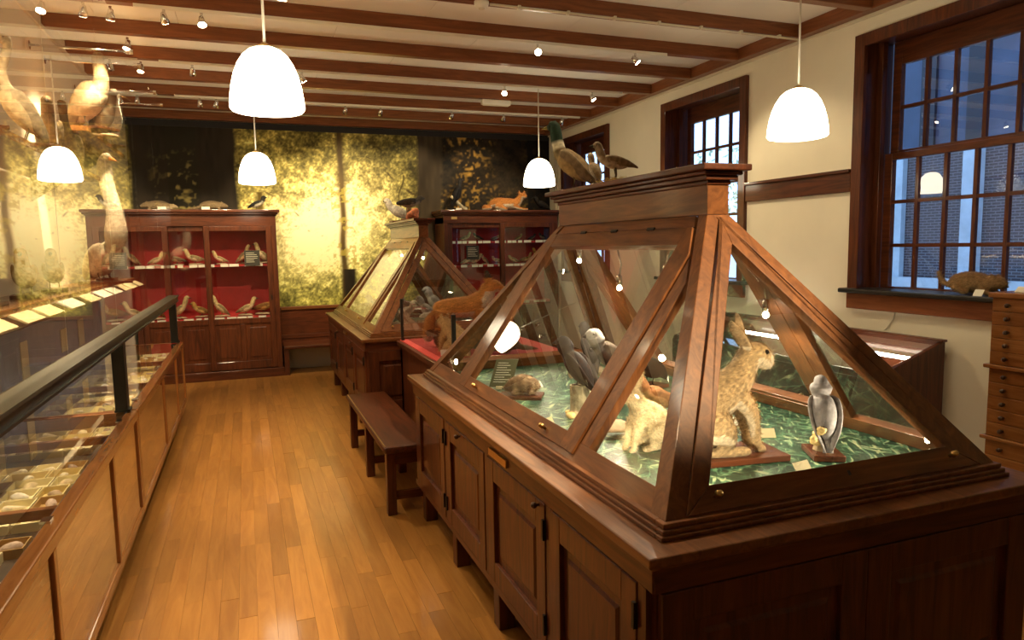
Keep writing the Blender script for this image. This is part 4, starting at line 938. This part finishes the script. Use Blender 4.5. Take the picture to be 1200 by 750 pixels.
h = mb.build('hay_tuft', 'hay_mat', None, loc=(1.565, 2.82, 1.868)); tag(h, 'tuft of dry yellow hay on the ridge of the large case', 'hay'); h['kind'] = 'stuff'
# ---- on the ridge of the second case
bird('white ptarmigan standing on the ridge of the second case', (1.56, 7.45, 1.868), R(185), L=.23, pitch=28, leg=.05, neck=(.06, 70), nr=.5, hr=.075, beak=(.015, .004), tail=.25, back=WHT, belly=WHT, wing=(.70, .67, .56), tipc=(.55, .5, .4), base='board', name='mounted_ptarmigan')
bird('dark teal flying low over flowers on the ridge of the second case', (1.56, 6.98, 1.868), R(20), L=.20, pitch=8, leg=.01, neck=(.05, 40), nr=.5, hr=.075, beak=(.03, .003), tail=.2, back=(.06, .05, .04), belly=(.30, .25, .18), base='board_tall', name='mounted_teal')
tag(MB().lump((0, 0, .045), (.05, .05, .05), 9, .6, n=18).build('flower_bunch', 'flower_mat', None, smooth=True, loc=(1.56, 6.80, 1.870)), 'small bunch of dried orange flowers on the second case', 'flowers')
# ---- on top of the cabinets
bird('black and white lapwing standing on the red-lined bird cabinet', (.17, 9.52, 2.10), R(-14), L=.16, pitch=24, leg=.05, neck=(.05, 75), nr=.5, hr=.085, beak=(.02, .002), tail=.3, back=(.03, .03, .028), belly=(.7, .66, .5), head=(.03, .028, .025), name='mounted_lapwing')
FURB = lambda c1, c2: (lambda p, n: mixc(c1, c2, min(1, max(0, .5-n.z*.6))))
CRAWL = [([(-.16, 0, .05), (-.10, 0, .065), (-.02, 0, .07), (.05, 0, .066), (.10, 0, .068), (.14, 0, .06), (.175, 0, .05)], [.03, .05, .056, .048, .038, .028, .010]), ([(-.16, 0, .045), (-.22, 0, .03), (-.30, 0, .022)], [.02, .018, .008])]
CRAWL += sym([(.05, .035, .05), (.065, .045, .02), (.085, .045, .009)], [.022, .014, .010])+sym([(-.09, .04, .05), (-.07, .05, .02), (-.05, .05, .009)], [.03, .016, .010])+sym([(.10, .022, .095), (.095, .03, .115)], [.013, .008])
mammal('grey brown polecat crouching on top of the red-lined bird cabinet', (-.33, 9.50, 2.10), R(0), CRAWL, FURB((.16, .11, .06), (.30, .22, .12)), .009, eyes=[(.145, .018, .07, .005), (.145, -.018, .07, .005)], nose=(.178, 0, .05, .005), scale=.95, fur=1800, name='mounted_polecat')
mammal('pale squirrel crouching at the wall end of the lapwing cabinet top', (-.85, 9.50, 2.10), R(10), CRAWL, FURB((.42, .30, .15), (.55, .45, .28)), .010, eyes=[(.145, .018, .07, .005), (.145, -.018, .07, .005)], nose=(.178, 0, .05, .005), scale=.7, fur=1200, name='mounted_squirrel')
for x, lab in ((-.42, 'white label block before the polecat on the bird cabinet'), (-.86, 'white label block before the squirrel on the bird cabinet')):
    tag(MB().prism([(0, 0, 0), (0, .02, 0), (0, .02, .035), (0, .012, .035)], (.09, 0, 0)).build('label_block', 'card_white', None, loc=(x-.04, 9.32, 2.1005)), lab, 'label')
t = bird('black cormorant perched on a pale branch on the fox-topped cabinet', (2.80, 9.52, 2.10), R(10), L=.24, pitch=66, leg=.02, neck=(.10, 80), nr=.36, hr=.06, beak=(.04, .006), tail=.3, back=(.015, .014, .016), belly=(.02, .018, .018), head=(.03, .028, .028), base='branch', name='mounted_cormorant')
tag(MB().prism([(0, 0, 0), (0, .02, 0), (0, .02, .03), (0, .012, .03)], (.08, 0, 0)).build('label_block', 'card_white', None, loc=(2.74, 9.32, 2.1005)), 'white label block under the cormorant branch', 'label')
FOXLIE = [([(-.26, 0, .09), (-.16, 0, .11), (-.02, 0, .11), (.12, 0, .11), (.19, 0, .17), (.23, -.01, .22), (.26, -.05, .215), (.28, -.10, .20)], [.05, .09, .085, .08, .055, .055, .040, .014]), ([(-.26, 0, .07), (-.34, -.06, .045), (-.36, -.16, .04), (-.28, -.22, .035)], [.03, .045, .045, .012])]
FOXLIE += sym([(.10, .05, .07), (.20, .06, .03), (.31, .06, .02)], [.035, .022, .014])+sym([(-.18, .07, .07), (-.10, .10, .04), (-.02, .10, .02)], [.06, .035, .016])+[([(.20, .02, .26), (.195, .028, .315)], [(.030, .014), (.004, .003)]), ([(.265, .005, .26), (.275, .012, .315)], [(.030, .014), (.004, .003)])]
def foxcol(p, n):
    c = (.50, .20, .05)
    if n.z < -.15: c = (.62, .52, .38)
    return c
mammal('red fox lying with its head raised on the cabinet behind the second pyramid case', (3.56, 9.52, 2.10), R(-8), FOXLIE, foxcol, .010, eyes=[(.285, -.035, .235, .006), (.245, -.055, .235, .006)], nose=(.283, -.112, .20, .008), scale=.95, fur=3500, furlen=.03, name='mounted_fox')
bird('black rook standing at the window end of the fox-topped cabinet', (4.12, 9.55, 2.10), R(190), L=.20, pitch=28, leg=.05, neck=(.06, 60), nr=.55, hr=.075, beak=(.05, .008), tail=.35, name='mounted_rook', **CRW)

# ---- fox and marten on the red table
FOX = [([(-.27, 0, .32), (-.22, 0, .33), (-.10, 0, .345), (.04, 0, .355), (.13, 0, .395), (.185, 0, .46), (.215, 0, .515), (.265, 0, .525), (.320, 0, .505), (.355, 0, .498)], [.05, .080, .088, .092, .092, .072, .064, .056, .030, .014]),
       ([(-.26, 0, .32), (-.305, .01, .26), (-.325, .02, .18), (-.33, .03, .09), (-.33, .03, .05)], [.025, .038, .046, .038, .012])]
FOX += sym([(.12, .05, .33), (.12, .06, .22), (.125, .06, .10), (.135, .06, .03), (.165, .06, .016)], [.06, .032, .021, .019, .014])+sym([(-.19, .05, .32), (-.21, .06, .22), (-.26, .06, .13), (-.245, .06, .03), (-.215, .06, .016)], [.075, .045, .022, .019, .014])
FOX += sym([(.215, .032, .565), (.200, .044, .615), (.192, .050, .665)], [(.030, .018), (.024, .014), (.006, .006)])
def foxcol2(p, n):
    c = (.60, .28, .08); k = .5+.5*math.sin(p.x*40)*math.sin(p.z*45); c = mixc(c, (.38, .17, .06), k*.35)
    if p.x > .14 and p.z < .485 and n.z < .35: c = (.66, .56, .42)
    if n.z < -.4 and p.z > .2: c = (.60, .48, .32)
    if p.z < .16 and p.x > -.35: c = (.06, .04, .03)
    if p.z > .60: c = (.10, .06, .04)
    if p.z < .10 and p.x < -.28: c = (.7, .62, .5)
    return c
mammal('red fox standing alert with pricked ears on the red felt table', (1.545, 5.06, .846), R(-12), FOX, foxcol2, .0085, eyes=[(.275, .040, .545, .0075), (.275, -.040, .545, .0075)], nose=(.362, 0, .502, .010), scale=.86, fur=14000, furlen=.030, name='mounted_fox')
SIT = [([(-.09, 0, .06), (-.07, 0, .10), (-.02, 0, .15), (.03, 0, .19), (.07, 0, .215), (.115, 0, .205), (.145, 0, .18)], [.055, .075, .066, .052, .045, .036, .014]), ([(-.10, 0, .045), (-.16, .02, .03), (-.22, .06, .022), (-.26, .11, .02)], [.025, .026, .022, .008])]
SIT += sym([(.02, .03, .16), (.055, .038, .09), (.065, .038, .03), (.085, .038, .012)], [.035, .024, .018, .013])+sym([(-.06, .045, .07), (-.03, .06, .05), (.02, .062, .018)], [.055, .042, .016])+sym([(.065, .028, .25), (.06, .036, .28)], [(.017, .010), (.008, .006)])
mammal('pale tawny marten sitting upright beside the fox on red felt', (1.345, 4.79, .846), R(118), SIT, lambda p, n: mixc((.68, .50, .24), (.30, .17, .07), .8 if p.x > .10 else max(0, n.z*.4)), .008, eyes=[(.115, .028, .225, .006), (.115, -.028, .225, .006)], nose=(.15, 0, .178, .007), fur=6000, furlen=.02, name='mounted_marten')
mammal('dark brown polecat lying behind the marten on red felt', (1.62, 4.62, .846), R(170), CRAWL, FURB((.10, .06, .035), (.22, .14, .07)), .009, eyes=[(.145, .018, .07, .005), (.145, -.018, .07, .005)], nose=(.178, 0, .05, .005), scale=1.0, fur=2500, name='mounted_polecat')
tag(MB().prism([(-.03, 0, 0), (.03, 0, 0), (.03, .03, .05), (-.03, .03, .05)], (0, .002, 0)).build('label_card', 'card_white', None, loc=(1.25, 4.60, .8465)), 'white label card before the sitting marten on red felt', 'card')
# ---- marten on the window sill
SILL = [([(-.17, 0, .06), (-.11, 0, .078), (-.02, 0, .080), (.06, 0, .072), (.11, 0, .080), (.15, 0, .078), (.185, 0, .060)], [.04, .062, .066, .054, .045, .038, .014]), ([(-.17, 0, .055), (-.22, 0, .06), (-.26, 0, .10), (-.275, 0, .15)], [.02, .017, .016, .010])]
SILL += sym([(.06, .035, .05), (.085, .045, .02), (.115, .045, .011)], [.025, .017, .012])+sym([(-.10, .045, .06), (-.06, .06, .025), (-.02, .06, .012)], [.045, .022, .012])+sym([(.115, .026, .115), (.11, .034, .137)], [.014, .007])
mammal('brown stoat-like marten crouching with lifted tail on the window sill', (4.40, 3.14, WZ0+.135), R(-90), SILL, FURB((.24, .13, .055), (.32, .22, .10)), .008, eyes=[(.155, .025, .09, .005), (.155, -.025, .09, .005)], nose=(.19, 0, .058, .006), fur=5000, furlen=.018, name='mounted_marten')
tag(MB().prism([(0, -.03, 0), (0, .03, 0), (.025, .03, .04), (.025, -.03, .04)], (.002, 0, 0)).build('label_card', 'card_white', None, loc=(4.285, 3.06, WZ0+.1355)), 'white label card leaning before the marten on the sill', 'card')

# ---- contents of the second pyramid case
BSP = [((1.30, 6.12), 170, dict(L=.17, back=(.16, .10, .05), belly=(.30, .2, .1))), ((1.55, 6.25), 150, dict(L=.20, back=(.22, .20, .17), belly=(.4, .36, .3), pitch=50)), ((1.80, 6.10), 190, dict(L=.17, back=(.12, .07, .04), belly=(.24, .15, .08))),
       ((1.40, 6.60), 20, dict(L=.20, back=(.30, .24, .16), belly=(.5, .42, .3))), ((1.72, 6.60), 160, dict(L=.24, back=(.18, .16, .14), belly=(.34, .3, .24), pitch=55)), ((1.30, 7.1), 200, dict(L=.2, back=(.4, .33, .2), belly=(.55, .5, .35))), ((1.60, 7.2), 150, dict(L=.22, back=(.10, .08, .06), belly=(.3, .2, .1))), ((1.35, 7.7), 170, dict(L=.2, back=(.3, .2, .1), belly=(.5, .4, .2)))]
BL = ['small brown thrush at the marten end of the second case', 'grey speckled dove raised on a board in the second case', 'dark brown starling at the fox end of the second case', 'buff sandpiper inside the second pyramid case', 'slate grey falcon standing tall in the second case', 'sandy partridge near the aisle pane of the second case', 'dark quail with rusty belly in the second case', 'brown plover at the mural end of the second case']
for ((x, y), a, kw), lb in zip(BSP, BL): bird(lb, (x, y, .88), R(a), **dict(dict(pitch=28, leg=.04, neck=(.045, 70), nr=.55, hr=.08, beak=(.022, .003), tail=.3, base='board'), **kw))
mammal('white winter stoat stretching between birds in the second case', (1.52, 6.05, .88), R(175), CRAWL, FURB((.75, .70, .56), (.7, .62, .45)), .009, eyes=[(.145, .018, .07, .005), (.145, -.018, .07, .005)], nose=(.178, 0, .05, .005), scale=.62, base=(-.2, .2, .12, .06, 'bark_mat'), fur=1500, name='mounted_stoat')
mammal('brown weasel lying under the white stoat in the second case', (1.20, 6.03, .88), R(10), CRAWL, FURB((.25, .15, .07), (.4, .3, .16)), .010, eyes=[(.145, .018, .07, .005), (.145, -.018, .07, .005)], nose=(.178, 0, .05, .005), scale=.55, base=(-.18, .2, .02, .05), fur=1000, name='mounted_weasel')

# ---- birds in the back cabinets
COLS = [((.26, .16, .07), (.5, .36, .18)), ((.50, .38, .18), (.6, .48, .26)), ((.07, .05, .035), (.3, .22, .12)), ((.40, .24, .06), (.55, .40, .16)), ((.02, .035, .02), (.12, .09, .04)), ((.55, .42, .20), (.66, .56, .36)), ((.40, .18, .04), (.5, .32, .1))]
KIND = ['buff', 'pale cream', 'dark brown', 'tawny', 'dark green', 'off-white', 'rust brown']
def row(cab, z, xs, size, where, grp, seed):
    rn = random.Random(seed)
    for x in xs:
        k = rn.randrange(7); L = size*rn.uniform(.8, 1.15); b1, b2 = COLS[k]
        bird('%s mounted bird on the %s' % (KIND[k], where), (x+rn.uniform(-.02, .02), 9.30+rn.uniform(.22, .30), z), R(rn.choice((0, 180, 200, -20, 160))+rn.uniform(-15, 15)), L=L, pitch=rn.choice((15, 25, 45)), leg=L*.2, neck=(L*rn.choice((.2, .3, .5)), 72), nr=.5, hr=.075, beak=(L*rn.choice((.1, .2)), .004), tail=.3, back=b1, belly=b2, wing=mixc(b1, BLK, .45), base=rn.choice(('board', 'rock', 'rock')), group=grp)
row(cabL, 1.425, (-1.02, -.80, -.58, -.28, -.05, .20), .15, 'upper shelf of the lapwing cabinet', 'birds on the upper shelf of the lapwing cabinet', 1)
row(cabL, .765, (-1.04, -.80, -.56, -.30, -.05, .20), .18, 'lower shelf of the lapwing cabinet', 'birds on the lower shelf of the lapwing cabinet', 2)
row(cabR, 1.665, (2.95, 3.15, 3.36, 3.72, 3.95, 4.12), .11, 'top shelf of the fox-topped cabinet', 'birds on the top shelf of the fox-topped cabinet', 3)
row(cabR, 1.335, (2.92, 3.08, 3.24, 3.40, 3.66, 3.85, 4.05), .13, 'middle shelf of the fox-topped cabinet', 'birds on the middle shelf of the fox-topped cabinet', 4)
bird('white gull with dark wings on the lowest shelf of the fox-topped cabinet', (3.05, 9.55, .80), R(160), L=.22, pitch=20, leg=.05, neck=(.06, 70), nr=.5, hr=.075, beak=(.03, .004), back=(.3, .3, .3), belly=WHT, head=WHT, base='board', name='mounted_gull')

# ---- large birds behind the tall glass screen
xw = -1.0
bird('tall grey heron with long raised neck on the middle wall shelf', (xw+.03, 4.10, 2.12), R(205), L=.25, pitch=58, leg=.11, neck=(.22, 96), nr=.26, hr=.060, beak=(.07, .004), tail=.2, back=(.42, .33, .20), belly=(.55, .44, .26), head=(.48, .38, .24), necc=(.46, .36, .22), wing=(.40, .33, .22), tipc=(.20, .15, .10), beakc=(.5, .4, .2), base='board', name='mounted_heron')
bird('brown long-billed curlew lowering its head on the middle wall shelf', (xw, 3.62, 2.12), R(-70), L=.27, pitch=15, leg=.10, neck=(.12, 40), nr=.4, hr=.06, beak=(.10, .04), tail=.2, back=(.30, .21, .10), belly=(.45, .33, .18), base='board', name='mounted_curlew')
bird('dark owl-like buzzard on the middle wall shelf beside the heron', (xw-.02, 3.10, 2.12), R(-60), L=.30, pitch=60, leg=.04, neck=(.06, 80), nr=.6, hr=.08, beak=(.03, .012), tail=.3, back=(.25, .17, .09), belly=(.42, .32, .18), base='rock', name='mounted_buzzard')
bird('dusky grouse between heron and grebe on the middle wall shelf', (xw, 4.75, 2.12), R(-80), L=.26, pitch=35, leg=.06, neck=(.10, 60), nr=.42, hr=.065, beak=(.05, .006), tail=.2, back=(.30, .21, .11), belly=(.45, .34, .2), base='rock', name='mounted_grouse')
bird('brown grebe at the end of the middle wall shelf', (xw, 5.25, 2.12), R(-95), L=.24, pitch=50, leg=.04, neck=(.16, 80), nr=.3, hr=.06, beak=(.05, .004), tail=.2, back=(.25, .18, .10), belly=(.42, .32, .2), head=(.3, .2, .1), base='board', name='mounted_grebe')
bird('large pale goose with curved neck on the high wall shelf', (xw+.02, 5.86, 2.47), R(-35), L=.36, pitch=48, leg=.05, neck=(.16, 100), nr=.42, hr=.06, beak=(.05, .006), tail=.2, back=(.48, .36, .20), belly=(.62, .52, .34), head=(.42, .30, .16), base='board', name='mounted_goose')
bird('dark speckled diver on the high wall shelf', (xw+.03, 6.28, 2.47), R(-40), L=.26, pitch=45, leg=.03, neck=(.10, 75), nr=.4, hr=.065, beak=(.07, .004), tail=.25, back=(.10, .085, .06), belly=(.34, .28, .19), base='rock', name='mounted_diver')
bird('white spoon-necked egret with long bill on the high wall shelf', (xw+.0, 6.72, 2.47), R(-40), L=.24, pitch=30, leg=.06, neck=(.22, 86), nr=.28, hr=.05, beak=(.13, .05), tail=.2, back=(.82, .78, .66), belly=(.82, .78, .66), tipc=(.6, .55, .45), beakc=(.45, .28, .08), base='board', name='mounted_egret')
bird('tall white swan with orange bill on the low labelled shelf', (xw+.0, 6.05, 1.37), R(-50), L=.40, pitch=35, leg=.03, neck=(.62, 94), nr=.52, hr=.058, beak=(.09, .02), tail=.2, back=(.62, .54, .38), belly=(.66, .58, .42), head=(.70, .62, .46), tipc=(.5, .42, .28), beakc=(.62, .20, .05), base='board', name='mounted_swan')
LOWB = [('mottled brown duck on the low labelled shelf', 2.5, (.28, .19, .09)), ('tan partridge on the low labelled shelf', 3.1, (.45, .32, .16)), ('grey brown plover on the low labelled shelf', 3.75, (.32, .27, .19)), ('chestnut duck on the low labelled shelf', 4.4, (.34, .16, .06)), ('buff godwit on the low labelled shelf', 5.0, (.5, .38, .2)), ('small dark coot on the low labelled shelf', 6.75, (.06, .055, .05))]
for lb, y, c in LOWB: bird(lb, (xw-.10, y, 1.37), R(random.choice((-80, -100, 90))), L=.24, pitch=22, leg=.05, neck=(.08, 65), nr=.45, hr=.07, beak=(.04, .004), tail=.22, back=c, belly=mixc(c, WHT, .35), base='board')

# ---------------------------------------------------------------- specimen trays in the counter cases
def tray_mesh(w, d, h):
    m_ = MB().box(0, w, 0, d, 0, .004); t_ = .004
    m_.box(0, t_, 0, d, .004, h).box(w-t_, w, 0, d, .004, h).box(t_, w-t_, 0, t_, .004, h).box(t_, w-t_, d-t_, d, .004, h)
    return m_
trays = {}
STC = [(.70, .64, .50), (.62, .50, .30), (.40, .30, .20), (.75, .70, .60), (.30, .22, .16), (.55, .42, .34)]
smesh = []
for k in range(8):
    mb = MB(); c = STC[k % 6]
    mb.lump((0, 0, .012), (.030+.006*(k % 3), .022, .018), k+20, .35, 12, c, flat=True); smesh.append(mb.mesh('specimen', 'stone_mat', True))
for k in range(3):
    mb = MB(); mb.tube([(-.035, 0, .010), (-.02, 0, .012), (.01, 0, .016), (.03, 0, .018), (.04, 0, .012)], [.002, .007, .013, .016, .008], 10, (.78, .68, .48), smooth=2); smesh.append(mb.mesh('specimen', 'stone_mat', True))
nm = {'box_card': 'tan', 'box_card_pale': 'pale', 'box_card_brown': 'brown'}
def fill(y0, y1, tag_, unit):
    y = y0
    while y < y1-.10:
        d = random.choice((.11, .13, .16)); x = -1.185
        if y+d > y1: break
        while x < -.76:
            w_ = random.choice((.10, .12, .15)); w_ = min(w_, -.672-x)
            if w_ < .05: break
            mt = random.choice(('box_card', 'box_card_pale', 'box_card_pale', 'box_card_brown')); key = (round(w_, 3), d, mt); h_ = .032
            if key not in trays: trays[key] = tray_mesh(w_-.004, d-.004, h_).mesh('specimen_tray', mt)
            o = link('specimen_tray', trays[key], None, (x, y, .6355)); tag(o, 'small open %s card tray in the %s' % (nm[mt], unit), 'tray', '%s trays in the %s' % (nm[mt], unit))
            k = random.randrange(len(smesh)); s_ = link('mineral_specimen' if k < 8 else 'shell_specimen', smesh[k], None, (x+w_/2-.002, y+d/2-.002, .6400), (0, 0, random.uniform(0, 6)))
            s_.scale = (min(1, (w_-.02)/.085),)*3
            if k < 8: tag(s_, 'small rough stone specimen in a tray of the %s' % unit, 'stone', 'stones in the %s' % unit)
            else: tag(s_, 'pale pointed shell in a card tray of the %s' % unit, 'shell', 'shells in the %s' % unit)
            x += w_+.002
        y += d+.002
for a, b_ in ((1.80, 2.74), (2.80, 3.74), (3.80, 4.24)): fill(a, b_, 'n', 'counter case opposite the hare case')
for a, b_ in ((4.40, 5.18), (5.26, 6.18), (6.26, 7.18)): fill(a, b_, 'f', 'counter case by the lapwing cabinet')
